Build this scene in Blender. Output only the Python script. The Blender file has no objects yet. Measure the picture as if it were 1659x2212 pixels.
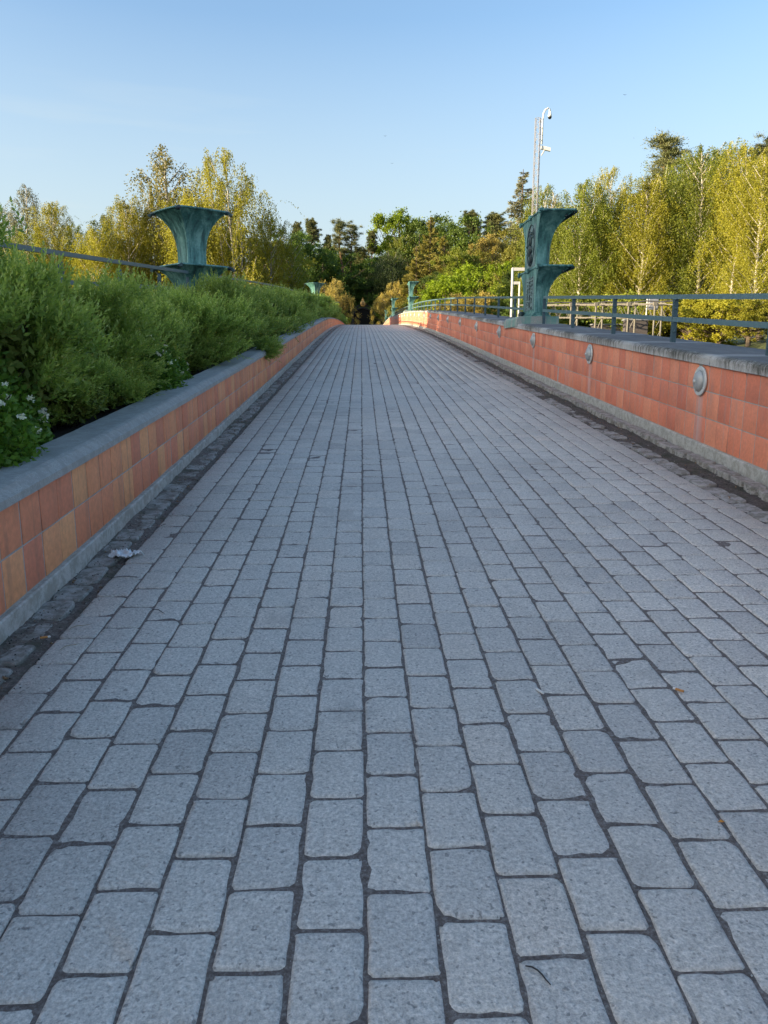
import bpy, math, random
import numpy as np
R = math.radians
random.seed(7); rng = np.random.default_rng(11)
S = bpy.context.scene
COL = S.collection
# ------------------------------------------------------------------ camera
CH = 1.163
cam = bpy.data.cameras.new('camera'); camo = bpy.data.objects.new('camera', cam); COL.objects.link(camo)
camo.location = (0, 0, CH); camo.rotation_euler = (R(90-11.6), 0, R(-1.64))
cam.sensor_fit = 'HORIZONTAL'; cam.sensor_width = 36; cam.lens = 36.04; cam.clip_start = .05; cam.clip_end = 3000
S.camera = camo
# ------------------------------------------------------------------ sky and sun
SUN = (-1.0, -0.34); EL = R(12.5)
sun_az = math.atan2(SUN[0], SUN[1])            # clockwise from +Y
W = bpy.data.worlds.new('World'); S.world = W; W.use_nodes = True
wn = W.node_tree; bg = wn.nodes['Background']
sky = wn.nodes.new('ShaderNodeTexSky'); sky.sky_type = 'NISHITA'; sky.sun_disc = False
sky.sun_elevation = EL; sky.sun_rotation = sun_az
sky.air_density = 1.0; sky.dust_density = 3.1; sky.ozone_density = 2.6; sky.altitude = 20
tint = wn.nodes.new('ShaderNodeMix'); tint.data_type = 'RGBA'; tint.blend_type = 'MULTIPLY'; tint.inputs[0].default_value = 1
tint.inputs[7].default_value = (1.0, 1.0, .97, 1); wn.links.new(sky.outputs[0], tint.inputs[6])
# faint thin cloud streaks low in the sky
_tc = wn.nodes.new('ShaderNodeTexCoord'); _mp = wn.nodes.new('ShaderNodeMapping'); _mp.inputs['Scale'].default_value = (1.6, 1.6, 17)
_nz = wn.nodes.new('ShaderNodeTexNoise'); _nz.inputs['Scale'].default_value = 1.5; _nz.inputs['Detail'].default_value = 6; _nz.inputs['Roughness'].default_value = .55
_rp = wn.nodes.new('ShaderNodeValToRGB'); _rp.color_ramp.elements[0].position = .56; _rp.color_ramp.elements[0].color = (0, 0, 0, 1); _rp.color_ramp.elements[1].position = .74; _rp.color_ramp.elements[1].color = (.5, .5, .5, 1)
_sx = wn.nodes.new('ShaderNodeSeparateXYZ'); _rz = wn.nodes.new('ShaderNodeValToRGB')
for _i, (_p, _c) in enumerate(((.0, .95), (.36, 0))): _rz.color_ramp.elements[_i].position = _p; _rz.color_ramp.elements[_i].color = (_c, _c, _c, 1)
_mm = wn.nodes.new('ShaderNodeMath'); _mm.operation = 'MULTIPLY'; _ad = wn.nodes.new('ShaderNodeMath'); _ad.operation = 'ADD'; _cm = wn.nodes.new('ShaderNodeMix'); _cm.data_type = 'RGBA'
for _a, _b in ((_tc.outputs['Generated'], _mp.inputs[0]), (_mp.outputs[0], _nz.inputs['Vector']), (_nz.outputs['Fac'], _rp.inputs[0]), (_tc.outputs['Generated'], _sx.inputs[0]), (_sx.outputs[2], _rz.inputs[0]), (_rp.outputs[0], _mm.inputs[0]), (_rz.outputs[0], _mm.inputs[1]), (_mm.outputs[0], _ad.inputs[0]), (_rz.outputs[0], _ad.inputs[1]), (_ad.outputs[0], _cm.inputs[0]), (tint.outputs[2], _cm.inputs[6]), (_cm.outputs[2], bg.inputs[0])): wn.links.new(_a, _b)
_cm.inputs[7].default_value = (1.95, 2.2, 2.25, 1); bg.inputs[1].default_value = 0.15
sl_ = bpy.data.lights.new('sun', 'SUN'); sl_.energy = 5.0; sl_.angle = R(0.5); sl_.color = (1, .83, .54)
slo = bpy.data.objects.new('sun', sl_); COL.objects.link(slo)
h = math.hypot(*SUN)
from mathutils import Vector
slo.rotation_euler = Vector((SUN[0]/h*math.cos(EL), SUN[1]/h*math.cos(EL), math.sin(EL))).to_track_quat('Z', 'Y').to_euler()
slo.location = (-40, -15, 30)
S.view_settings.view_transform = 'Standard'; S.view_settings.look = 'None'
S.view_settings.exposure = 1.35; S.view_settings.gamma = 1
S.render.engine = 'CYCLES'
S.cycles.max_bounces = 6; S.cycles.diffuse_bounces = 3; S.cycles.transmission_bounces = 3; S.cycles.glossy_bounces = 2
# ------------------------------------------------------------------ profile of the bridge deck
KN = np.array([(-12, .055), (2, .055), (4, .068), (20, .070), (40, .050), (50, .038), (55, .035), (70, .034), (78, .02), (88, .004), (100, -.006), (160, -.006)])
_yy = np.arange(-12, 160, .05); _ss = np.interp(_yy, KN[:, 0], KN[:, 1]); _zz = np.cumsum(_ss)*.05
_zz -= np.interp(0, _yy, _zz)
def zr(y): return np.interp(y, _yy, _zz)
# view direction helper used for measuring far-off positions from the survey (metres)
TH = R(11.6); YW = R(1.64); FF = 1661.
def at(px, py, Y):
    a = (px-829.5)/FF; b = -(py-1106)/FF
    d = [math.sin(YW)*math.cos(TH)+a*math.cos(YW)+b*math.sin(YW)*math.sin(TH),
         math.cos(YW)*math.cos(TH)-a*math.sin(YW)+b*math.cos(YW)*math.sin(TH), -math.sin(TH)+b*math.cos(TH)]
    t = Y/d[1]; return d[0]*t, CH+d[2]*t
def sstep(a, b, x):
    t = np.clip((x-a)/(b-a), 0, 1); return t*t*(3-2*t)
def zt(x, y):
    x = np.asarray(x, float); y = np.asarray(y, float)
    side = -3.2 + 5.0*sstep(9, 20, x) + 4.6*sstep(9, 24, -x)
    far = 3.3 + 13*sstep(125, 230, y)
    k = sstep(88, 100, y)
    back = sstep(-8, -25, y)
    z = side*(1-k)+far*k
    z = z*(1-back) + back*(-.3)
    return z + .25*np.sin(x*.21+y*.13)*sstep(8, 14, abs(x))
# ------------------------------------------------------------------ mesh helpers
def mesh_np(name, V, polys, mat, parent=None, tone=None, smooth=False, col=True):
    """polys: list of (n,k) int arrays"""
    me = bpy.data.meshes.new(name)
    V = np.asarray(V, np.float32).reshape(-1, 3)
    ps = [np.asarray(p, np.int32) for p in polys if len(p)]
    tot = np.concatenate([p.ravel() for p in ps]); cnt = np.concatenate([np.full(len(p), p.shape[1], np.int32) for p in ps])
    st = np.concatenate([[0], np.cumsum(cnt)[:-1]]).astype(np.int32)
    me.vertices.add(len(V)); me.vertices.foreach_set('co', V.ravel())
    me.loops.add(len(tot)); me.loops.foreach_set('vertex_index', tot)
    me.polygons.add(len(cnt)); me.polygons.foreach_set('loop_start', st)
    try: me.polygons.foreach_set('loop_total', cnt)
    except Exception: pass
    me.update(calc_edges=True)
    if tone is not None:
        a = me.attributes.new('tone', 'FLOAT', 'FACE'); a.data.foreach_set('value', np.asarray(tone, np.float32))
    if smooth: me.polygons.foreach_set('use_smooth', np.ones(len(cnt), bool))
    me.materials.append(mat)
    o = bpy.data.objects.new(name, me)
    if col: COL.objects.link(o)
    if parent is not None: o.parent = parent
    return o
class MB:
    def __init__(s): s.v = []; s.f = []; s.t = []
    def add(s, vs, fs, tone=.5):
        n = len(s.v); s.v += [tuple(map(float, v)) for v in vs]; s.f += [tuple(i+n for i in f) for f in fs]; s.t += [tone]*len(fs)
    def box(s, x0, x1, y0, y1, z0, z1, tone=.5, sl=True):
        """axis box; when sl its z follow the deck slope (z are heights above deck)"""
        a = float(zr(y0)) if sl else 0; b = float(zr(y1)) if sl else 0
        s.add([(x0, y0, z0+a), (x1, y0, z0+a), (x1, y1, z0+b), (x0, y1, z0+b), (x0, y0, z1+a), (x1, y0, z1+a), (x1, y1, z1+b), (x0, y1, z1+b)],
              [(0, 3, 2, 1), (4, 5, 6, 7), (0, 1, 5, 4), (1, 2, 6, 5), (2, 3, 7, 6), (3, 0, 4, 7)], tone)
    def tube(s, pts, rad, n=6, tone=.5, cap=True):
        pts = [Vector(p) for p in pts]
        if not hasattr(rad, '__len__'): rad = [rad]*len(pts)
        base = len(s.v); d0 = (pts[-1]-pts[0]).normalized()
        ref = Vector((0, 0, 1)) if abs(d0.z) < .8 else Vector((1, 0, 0))
        vs = []
        for i, p in enumerate(pts):
            d = (pts[min(i+1, len(pts)-1)]-pts[max(i-1, 0)]).normalized()
            a = d.cross(ref)
            a = a.normalized() if a.length > 1e-4 else Vector((1, 0, 0))
            b = d.cross(a).normalized()
            for k in range(n):
                q = 2*math.pi*k/n; vs.append(p+(a*math.cos(q)+b*math.sin(q))*rad[i])
        fs = [(i*n+k, i*n+(k+1) % n, (i+1)*n+(k+1) % n, (i+1)*n+k) for i in range(len(pts)-1) for k in range(n)]
        if cap: fs += [tuple(range(n))[::-1], tuple(range((len(pts)-1)*n, len(pts)*n))]
        s.add(vs, fs, tone)
    def loft(s, rings, cap=True, tone=.5):
        n = len(rings[0]); vs = [v for r in rings for v in r]
        fs = [(i*n+k, i*n+(k+1) % n, (i+1)*n+(k+1) % n, (i+1)*n+k) for i in range(len(rings)-1) for k in range(n)]
        if cap: fs += [tuple(range(n))[::-1], tuple(range((len(rings)-1)*n, len(rings)*n))]
        s.add(vs, fs, tone)
    def ball(s, c, r, n=10, m=6, sc=(1, 1, 1), half=False, tone=.5):
        rings = []
        lo = 0 if half else -math.pi/2
        for i in range(m+1):
            a = lo+(math.pi/2-lo)*i/m
            rings.append([(c[0]+sc[0]*r*max(math.cos(a), .01)*math.cos(2*math.pi*k/n), c[1]+sc[1]*r*max(math.cos(a), .01)*math.sin(2*math.pi*k/n), c[2]+sc[2]*r*math.sin(a)) for k in range(n)])
        s.loft(rings, True, tone)
    def build(s, name, mat, parent=None, smooth=False, col=True, bevel=0):
        me = bpy.data.meshes.new(name); me.from_pydata(s.v, [], s.f); me.update()
        a = me.attributes.new('tone', 'FLOAT', 'FACE'); a.data.foreach_set('value', np.array(s.t, np.float32))
        if smooth: me.polygons.foreach_set('use_smooth', np.ones(len(s.f), bool))
        me.materials.append(mat)
        o = bpy.data.objects.new(name, me)
        if col: COL.objects.link(o)
        if parent is not None: o.parent = parent
        if bevel:
            m = o.modifiers.new('bevel', 'BEVEL'); m.width = bevel; m.segments = 2; m.limit_method = 'ANGLE'
        return o
def empty(name, loc=(0, 0, 0), rz=0):
    o = bpy.data.objects.new(name, None); COL.objects.link(o); o.location = loc; o.rotation_euler = (0, 0, rz); o.empty_display_size = .2
    return o
def add_hgt(o):
    me = o.data; co = np.empty(len(me.vertices)*3, np.float32); me.vertices.foreach_get('co', co); co = co.reshape(-1, 3)
    a = me.attributes.new('hgt', 'FLOAT', 'POINT'); a.data.foreach_set('value', (co[:, 2]-zr(co[:, 1])).astype(np.float32)); return o
def tag(o, label=None, cat=None, group=None, kind=None):
    if label: o['label'] = label
    if cat: o['category'] = cat
    if group: o['group'] = group
    if kind: o['kind'] = kind
    return o
def copy_tree(o, parent=None):
    c = o.copy(); COL.objects.link(c); c.parent = parent
    for ch in o.children: copy_tree(ch, c)
    return c
# ------------------------------------------------------------------ material helpers
def newmat(name):
    m = bpy.data.materials.new(name); m.use_nodes = True; nt = m.node_tree
    return m, nt, nt.nodes['Principled BSDF']
class NB:
    def __init__(s, nt): s.nt = nt; s.n = nt.nodes; s.l = nt.links
    def link(s, a, b): s.l.new(a, b)
    def coord(s, sc=(1, 1, 1), kind='Object'):
        t = s.n.new('ShaderNodeTexCoord'); m = s.n.new('ShaderNodeMapping'); m.inputs['Scale'].default_value = sc
        s.link(t.outputs[kind], m.inputs[0]); return m.outputs[0]
    def noise(s, scale, detail=4, rough=.6, co=None, dist=0):
        t = s.n.new('ShaderNodeTexNoise'); t.inputs['Scale'].default_value = scale; t.inputs['Detail'].default_value = detail
        t.inputs['Roughness'].default_value = rough; t.inputs['Distortion'].default_value = dist
        s.link(co if co else s.coord(), t.inputs['Vector']); return t.outputs['Fac']
    def voro(s, scale, co=None, feat='F1', out='Distance'):
        t = s.n.new('ShaderNodeTexVoronoi'); t.inputs['Scale'].default_value = scale; t.feature = feat
        s.link(co if co else s.coord(), t.inputs['Vector']); return t.outputs[out]
    def ramp(s, f, stops, interp='LINEAR'):
        r = s.n.new('ShaderNodeValToRGB'); e = r.color_ramp.elements; r.color_ramp.interpolation = interp
        while len(e) < len(stops): e.new(.5)
        for i, (p, c) in enumerate(stops):
            e[i].position = p; e[i].color = (c, c, c, 1) if not hasattr(c, '__len__') else (*c, 1)
        s.link(f, r.inputs[0]); return r.outputs[0]
    def mix(s, f, a, b, mode='MIX'):
        m = s.n.new('ShaderNodeMix'); m.data_type = 'RGBA'; m.blend_type = mode
        for ix, v in ((0, f), (6, a), (7, b)):
            inp = m.inputs[ix]
            if hasattr(v, 'links'): s.link(v, inp)
            elif ix == 0: inp.default_value = v
            else: inp.default_value = (*v, 1) if hasattr(v, '__len__') else (v, v, v, 1)
        return m.outputs[2]
    def math(s, op, a, b=0.0, c=None):
        m = s.n.new('ShaderNodeMath'); m.operation = op
        for i, v in enumerate((a, b) if c is None else (a, b, c)):
            if hasattr(v, 'links'): s.link(v, m.inputs[i])
            else: m.inputs[i].default_value = v
        return m.outputs[0]
    def attr(s, name='tone'):
        a = s.n.new('ShaderNodeAttribute'); a.attribute_name = name; return a.outputs['Fac']
    def bump(s, hgt, strength, dist, bsdf):
        b = s.n.new('ShaderNodeBump'); b.inputs['Strength'].default_value = strength; b.inputs['Distance'].default_value = dist
        s.link(hgt, b.inputs['Height']); s.link(b.outputs[0], bsdf.inputs['Normal']); return b
    def xyz(s, co=None):
        x = s.n.new('ShaderNodeSeparateXYZ'); s.link(co if co else s.coord(), x.inputs[0]); return x.outputs
def concrete(name, c1, c2, dirt=None, scale=1.0, streak=0, rough=.88, grain=.35):
    m, nt, b = newmat(name); q = NB(nt)
    n1 = q.noise(3.2*scale, 6, .65); n2 = q.noise(160*scale, 3, .7); n3 = q.noise(28*scale, 4, .6)
    c = q.mix(n1, c1, c2)
    g = q.ramp(n2, [(.3, 1-grain), (.7, 1+grain*.6)])
    c = q.mix(1.0, c, g, 'MULTIPLY')
    if dirt:
        co = q.coord((1, 1, .22)) if streak else q.coord()
        d = q.noise(9*scale, 6, .7, co, .4)
        d = q.math('ADD', q.math('MULTIPLY', d, .75), q.math('MULTIPLY', n3, .25))
        c = q.mix(q.ramp(d, [(.44, 0), (.56, 1)]), c, dirt)
    q.link(c, b.inputs['Base Color']); b.inputs['Roughness'].default_value = rough
    q.bump(q.math('ADD', n2, q.math('MULTIPLY', n3, .5)), .5, .003, b)
    return m
def plain(name, c, rough=.5, metal=0, var=.15, sc=20):
    m, nt, b = newmat(name); q = NB(nt)
    n = q.noise(sc, 5, .65)
    q.link(q.mix(1.0, c, q.ramp(n, [(.3, 1-var), (.7, 1+var)]), 'MULTIPLY'), b.inputs['Base Color'])
    b.inputs['Roughness'].default_value = rough; b.inputs['Metallic'].default_value = metal
    q.bump(q.noise(sc*3, 3), .15, .003, b)
    return m
def foliage(name, c1, c2, tr=.3, rough=.55, c3=None):
    m, nt, b = newmat(name); q = NB(nt)
    t = q.attr()
    oi = q.n.new('ShaderNodeObjectInfo')
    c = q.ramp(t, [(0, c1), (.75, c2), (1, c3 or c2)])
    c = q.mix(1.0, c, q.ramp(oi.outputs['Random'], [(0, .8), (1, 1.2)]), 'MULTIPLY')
    q.link(c, b.inputs['Base Color']); b.inputs['Roughness'].default_value = rough
    b.inputs['Specular IOR Level'].default_value = .3
    tl = q.n.new('ShaderNodeBsdfTranslucent'); q.link(q.mix(1.0, c, (1.25, 1.2, .7), 'MULTIPLY'), tl.inputs[0])
    ms = q.n.new('ShaderNodeMixShader'); ms.inputs[0].default_value = tr
    q.link(b.outputs[0], ms.inputs[1]); q.link(tl.outputs[0], ms.inputs[2])
    q.link(ms.outputs[0], nt.nodes['Material Output'].inputs[0])
    return m
M = {}
def mk_mats():
    # pavers
    m, nt, b = newmat('paver_concrete'); q = NB(nt)
    t = q.attr()
    g1 = q.noise(125, 2, .8); g2 = q.noise(60, 3, .7); g3 = q.noise(1.1, 5, .6); vo = q.voro(140)
    base = q.ramp(t, [(0, (.50, .455, .41)), (.5, (.60, .545, .485)), (.85, (.615, .555, .49)), (1, (.64, .56, .485))])
    base = q.mix(1.0, base, q.ramp(g1, [(.3, .66), (.5, 1.0), (.72, 1.36)]), 'MULTIPLY')
    base = q.mix(1.0, base, q.ramp(g3, [(.3, .86), (.7, 1.1)]), 'MULTIPLY')
    base = q.mix(1.0, base, q.ramp(g2, [(.3, .88), (.7, 1.1)]), 'MULTIPLY')
    base = q.mix(q.ramp(q.noise(75, 1, .5), [(.66, 0), (.72, .55)]), base, (.09, .09, .09))
    base = q.mix(q.ramp(q.noise(.55, 6, .7), [(.50, 0), (.66, .34)]), base, (.34, .32, .295))
    base = q.mix(q.ramp(q.noise(9, 6, .75), [(.58, 0), (.70, .38)]), base, (.30, .285, .26))
    base = q.mix(q.ramp(q.noise(2.3, 3, .5), [(.66, 0), (.70, .25)]), base, (.25, .23, .21))
    # dirt film toward the gutters
    x = q.xyz()[0]
    e = q.math('SUBTRACT', q.math('ABSOLUTE', q.math('SUBTRACT', x, .56)), 1.25)
    e = q.math('MULTIPLY', e, 1.6); e = q.math('MULTIPLY', e, q.noise(5, 5, .7))
    cl = q.n.new('ShaderNodeClamp'); q.link(e, cl.inputs[0])
    base = q.mix(q.math('MULTIPLY', cl.outputs[0], .75), base, (.15, .125, .105))
    q.link(base, b.inputs['Base Color']); b.inputs['Roughness'].default_value = .82
    q.bump(q.math('ADD', g1, q.math('MULTIPLY', g2, 1.5)), .75, .004, b)
    M['paver'] = m
    m, nt, b = newmat('joint_sand'); q = NB(nt)
    n = q.noise(90, 5, .8); n2 = q.noise(4, 5)
    c = q.ramp(n, [(.3, (.08, .06, .05)), (.5, (.17, .135, .12)), (.7, (.36, .33, .30))])
    q.link(c, b.inputs['Base Color']); b.inputs['Roughness'].default_value = .95; q.bump(n, 1, .006, b)
    M['sand'] = m
    for key, k_, gr in (('dirt', 1.25, 1.0), ('dirt_r', .68, 1.2)):
        m, nt, b = newmat('gutter_dirt'); q = NB(nt)
        n = q.noise(55, 6, .8); n2 = q.noise(7, 5, .6)
        c = q.ramp(n, [(.3, (.06*k_, .047*k_, .04*k_)), (.5, (.145*k_, .12*k_, .105*k_)), (.64, (.24*k_, .21*k_, .185*k_)), (.8, (.42, .39, .36))])
        c = q.mix(q.ramp(n2, [(.48, 0), (.63, .6)]), c, (.05*k_, .055*k_*gr, .028*k_))
        q.link(c, b.inputs['Base Color']); b.inputs['Roughness'].default_value = .95; q.bump(n, 1, .012, b)
        M[key] = m
    # tiles
    def tile(name, ramp, streaks):
        m, nt, b = newmat(name); q = NB(nt)
        t = q.attr(); n = q.noise(2.4, 4, .6, q.coord((1, 1, .45))); n2 = q.noise(40, 5, .6)
        c = q.ramp(t, ramp)
        c = q.mix(q.ramp(n, [(.35, 0), (.7, .6)]), c, q.mix(1.0, c, (1.18, 1.22, 1.3), 'MULTIPLY'))
        c = q.mix(1.0, c, q.ramp(n2, [(.3, .88), (.7, 1.12)]), 'MULTIPLY')
        st = q.noise(16, 4, .6, q.coord((1, 1, .1)))
        c = q.mix(q.ramp(st, [(.54, 0), (.72, .42)]), c, (.42, .33, .31) if streaks else (.2, .12, .09))
        # blotchy damp stains
        c = q.mix(q.ramp(q.noise(1.7, 5, .65), [(.52, 0), (.68, .35)]), c, (.27, .105, .085) if streaks else (.30, .12, .07))
        if streaks:
            o = q.xyz(); yy = q.math('PINGPONG', q.math('SUBTRACT', o[1], 6.23+3.12*10), 1.56)
            w = q.ramp(q.math('ADD', yy, q.math('MULTIPLY', q.noise(30, 3, .6, q.coord((1, 1, .06))), .11)), [(.05, 1), (.14, 0)])
            hh = q.attr('hgt'); s_ = q.ramp(hh, [(.30, 1), (.47, .9), (.5, 0)])
            c = q.mix(q.math('MULTIPLY', q.math('MULTIPLY', w, s_), .6), c, (.5, .46, .45))
        q.link(c, b.inputs['Base Color']); b.inputs['Roughness'].default_value = .62
        q.bump(q.noise(25, 4), .12, .004, b)
        return m
    M['tile_r'] = tile('terracotta_tile', [(0, (.60, .175, .10)), (.5, (.69, .22, .12)), (1, (.75, .285, .16))], True)
    M['tile_l'] = tile('ochre_tile', [(0, (.58, .19, .105)), (.35, (.66, .235, .115)), (.7, (.71, .29, .13)), (1, (.74, .345, .15))], False)
    M['mortar'] = concrete('mortar', (.58, .52, .48), (.36, .31, .28), scale=3)
    M['cop_l'] = concrete('coping_concrete', (.34, .34, .325), (.40, .40, .385), (.28, .28, .265), scale=1.6, grain=.4)
    # stained coping on the right: pale lime runs over black lichen, on the face only where they run
    m, nt, b = newmat('stained_coping'); q = NB(nt)
    st = q.noise(26, 6, .75, q.coord((1, 1, .25)), .5); n1 = q.noise(140, 3, .7); n3 = q.noise(5, 5, .7); n4 = q.noise(1.3, 4, .6)
    hh = q.math('MULTIPLY', q.math('SUBTRACT', q.attr('hgt'), .702), 13.0)       # 0 at the foot of the face, 1 at its top
    f = q.math('ADD', q.math('ADD', q.math('MULTIPLY', st, .9), q.math('MULTIPLY', n4, .45)), q.math('MULTIPLY', hh, -.16))
    c = q.ramp(f, [(.42, (.075, .072, .06)), (.52, (.17, .165, .145)), (.60, (.33, .32, .30)), (.74, (.52, .505, .48))])
    yy = q.math('PINGPONG', q.math('SUBTRACT', q.xyz()[1], 7.95+1.9*20), .95)
    pale = q.ramp(q.math('ADD', yy, q.math('MULTIPLY', n3, .3)), [(.18, .8), (.42, 0)])
    c = q.mix(pale, c, (.50, .49, .465))
    c = q.mix(1.0, c, q.ramp(n1, [(.3, .7), (.7, 1.25)]), 'MULTIPLY')
    q.link(c, b.inputs['Base Color']); b.inputs['Roughness'].default_value = .9; q.bump(q.math('ADD', n1, st), .5, .003, b)
    M['cop_r'] = m
    m, nt, b = newmat('coping_felt'); q = NB(nt)
    n1 = q.noise(150, 3, .7); n3 = q.noise(2.4, 6, .7, q.coord((1.6, .5, 1)))
    c = q.ramp(n3, [(.35, (.10, .10, .105)), (.6, (.165, .165, .17)), (.72, (.31, .31, .31))])
    yy = q.math('PINGPONG', q.math('SUBTRACT', q.xyz()[1], 7.95+1.9*20), .95)
    c = q.mix(q.ramp(q.math('ADD', yy, q.math('MULTIPLY', n3, .35)), [(.2, .7), (.34, 0)]), c, (.36, .36, .355))
    c = q.mix(1.0, c, q.ramp(n1, [(.3, .75), (.7, 1.2)]), 'MULTIPLY')
    q.link(c, b.inputs['Base Color']); b.inputs['Roughness'].default_value = .93; q.bump(n1, .6, .005, b)
    M['cop_top'] = m
    M['plinth'] = concrete('plinth_concrete', (.46, .455, .42), (.55, .54, .50), (.33, .32, .28), scale=1.6, grain=.25)
    M['conc'] = concrete('deck_concrete', (.24, .235, .22), (.32, .31, .3), (.14, .135, .125), .6)
    M['stone'] = concrete('kerb_stone', (.34, .325, .30), (.42, .40, .375), (.19, .175, .15), 1.5, grain=.3)
    # bronze
    def bronze(name, base, pal, dark):
        m, nt, b = newmat(name); q = NB(nt)
        co = q.coord((1, 1, .16)); n = q.noise(7.5, 6, .68, co, .5); n2 = q.noise(30, 4, .6)
        c = q.ramp(n, [(.34, dark), (.48, base), (.66, pal)])
        c = q.mix(1.0, c, q.ramp(n2, [(.3, .8), (.7, 1.15)]), 'MULTIPLY')
        q.link(c, b.inputs['Base Color']); b.inputs['Roughness'].default_value = .5; b.inputs['Metallic'].default_value = .25
        q.bump(n2, .2, .005, b); return m
    M['bronze'] = bronze('verdigris_bronze', (.085, .23, .215), (.25, .46, .42), (.04, .085, .09))
    M['bronze_f'] = bronze('verdigris_panel', (.16, .25, .255), (.24, .36, .35), (.10, .105, .125))
    M['bronze_d'] = bronze('dark_bronze', (.025, .05, .055), (.05, .10, .10), (.012, .014, .018))
    M['pedestal'] = concrete('verdigris_stained_stone', (.36, .36, .33), (.42, .41, .38), (.20, .34, .29), .5, streak=1)
    M['rail'] = plain('painted_rail', (.11, .19, .215), .38, .0, .10, 15)
    M['rail_d'] = plain('painted_post', (.055, .10, .12), .45, .0, .12, 15)
    M['rail_l'] = plain('painted_left_rail', (.10, .15, .18), .4, 0, .12, 15)
    M['galv'] = plain('galvanised_steel', (.30, .30, .33), .55, .2, .12, 8)
    M['mast'] = plain('dull_zinc', (.24, .235, .26), .6, 0, .1, 8)
    M['post'] = plain('post_paint', (.55, .53, .50), .5, 0, .08, 8)
    M['cream'] = plain('weathered_steel_paint', (.20, .18, .15), .5, .1, .15, 6)
    M['white'] = plain('white_paint', (.74, .73, .70), .4, 0, .06, 10)
    M['lampm'] = plain('lamp_metal', (.42, .43, .42), .5, .35, .12, 40)
    M['lampring'] = plain('lamp_ring', (.58, .60, .58), .5, .2, .12, 40)
    M['void'] = plain('unlit_iron_sheet', (.004, .004, .004), 1.0, 0, .1, 10)  # black colour standing for the shade in the gate arch
    M['black'] = plain('black_plastic', (.012, .012, .014), .25, 0, .1, 10)
    M['iron'] = plain('wrought_iron', (.022, .022, .024), .5, .4, .2, 20)
    M['gold'] = plain('gilding', (.62, .36, .12), .4, .6, .15, 20)
    M['cable'] = plain('black_cable', (.03, .03, .035), .6, 0, .1, 10)
    M['cabinet'] = plain('grey_cabinet', (.10, .085, .085), .6, 0, .1, 4)
    M['paper'] = plain('white_film', (.80, .84, .86), .35, 0, .12, 30)
    M['butt'] = plain('cigarette_filter', (.55, .24, .07), .8, 0, .1, 100)
    M['ash'] = plain('cigarette_paper', (.72, .7, .66), .8, 0, .05, 100)
    M['twig'] = plain('twig_bark', (.035, .028, .025), .8, 0, .2, 100)
    M['straw'] = plain('dry_grass', (.30, .26, .17), .8, 0, .2, 100)
    M['leafo'] = plain('orange_leaf', (.55, .22, .03), .6, 0, .2, 100)
    M['chip'] = plain('pale_grit', (.45, .44, .41), .8, 0, .35, 60)
    M['litter'] = plain('leaf_fragments', (.24, .15, .08), .8, 0, .4, 30)
    M['soil'] = plain('planter_soil', (.028, .022, .016), .95, 0, .4, 30)
    # ground
    m, nt, b = newmat('meadow'); q = NB(nt)
    n = q.noise(.35, 8, .7); n2 = q.noise(9, 6, .7)
    c = q.ramp(n, [(.35, (.045, .06, .018)), (.55, (.09, .11, .03)), (.7, (.15, .145, .05))])
    c = q.mix(1.0, c, q.ramp(n2, [(.3, .55), (.7, 1.35)]), 'MULTIPLY')
    q.link(c, b.inputs['Base Color']); b.inputs['Roughness'].default_value = .95; q.bump(n2, 1, .2, b)
    M['meadow'] = m
    M['asph'] = plain('asphalt', (.05, .05, .052), .9, 0, .2, 3)
    # bark
    m, nt, b = newmat('birch_bark'); q = NB(nt)
    n = q.noise(5, 4, .7, q.coord((1, 1, 2.5)))
    q.link(q.ramp(n, [(.36, (.06, .05, .04)), (.45, (.5, .45, .38)), (1, (.62, .57, .5))]), b.inputs['Base Color']); b.inputs['Roughness'].default_value = .8
    M['birchbark'] = m
    M['bark'] = plain('brown_bark', (.10, .075, .055), .9, 0, .35, 6)
    M['pinebark'] = plain('orange_pine_bark', (.17, .095, .055), .9, 0, .3, 4)
    fl = foliage
    M['gold_birch'] = fl('birch_leaf_gold', (.18, .185, .02), (.34, .32, .035), .42, c3=(.42, .38, .045))
    M['green_birch'] = fl('birch_leaf', (.12, .16, .022), (.23, .26, .035), .42, c3=(.32, .33, .045))
    M['pale_birch'] = fl('birch_leaf_pale', (.13, .125, .04), (.24, .215, .07), .35)
    M['dark_leaf'] = fl('dark_leaf', (.045, .09, .02), (.11, .18, .03), .35)
    M['mid_leaf'] = fl('mid_leaf', (.05, .085, .016), (.11, .16, .025), .3)
    M['lime_leaf'] = fl('lime_leaf', (.13, .19, .012), (.24, .32, .02), .4)
    M['bronze_leaf'] = fl('bronze_leaf', (.23, .20, .055), (.44, .35, .10), .38)
    M['olive_leaf'] = fl('olive_leaf', (.10, .115, .02), (.24, .22, .04), .35)
    M['pine_leaf'] = fl('pine_needle', (.08, .10, .04), (.21, .21, .09), .2)
    M['spruce_leaf'] = fl('spruce_needle', (.095, .105, .06), (.22, .215, .13), .2)
    M['larch_leaf'] = fl('larch_needle', (.125, .12, .03), (.28, .25, .055), .3)
    M['willow_leaf'] = fl('willow_leaf', (.028, .045, .016), (.06, .085, .025), .3)
    M['hedge'] = fl('willow_shrub_leaf', (.155, .24, .048), (.34, .44, .105), .45, .5, c3=(.49, .56, .23))
    M['hedge_in'] = fl('inner_leaf', (.13, .18, .04), (.22, .28, .06), .38)  # toned darker than the hedge leaf to paint its inner shade
    M['spir'] = fl('spirea_leaf', (.07, .16, .025), (.15, .27, .04), .38, .45)
    M['flower'] = fl('white_flower', (.7, .7, .6), (.85, .85, .78), .3, .7)
mk_mats()
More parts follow.
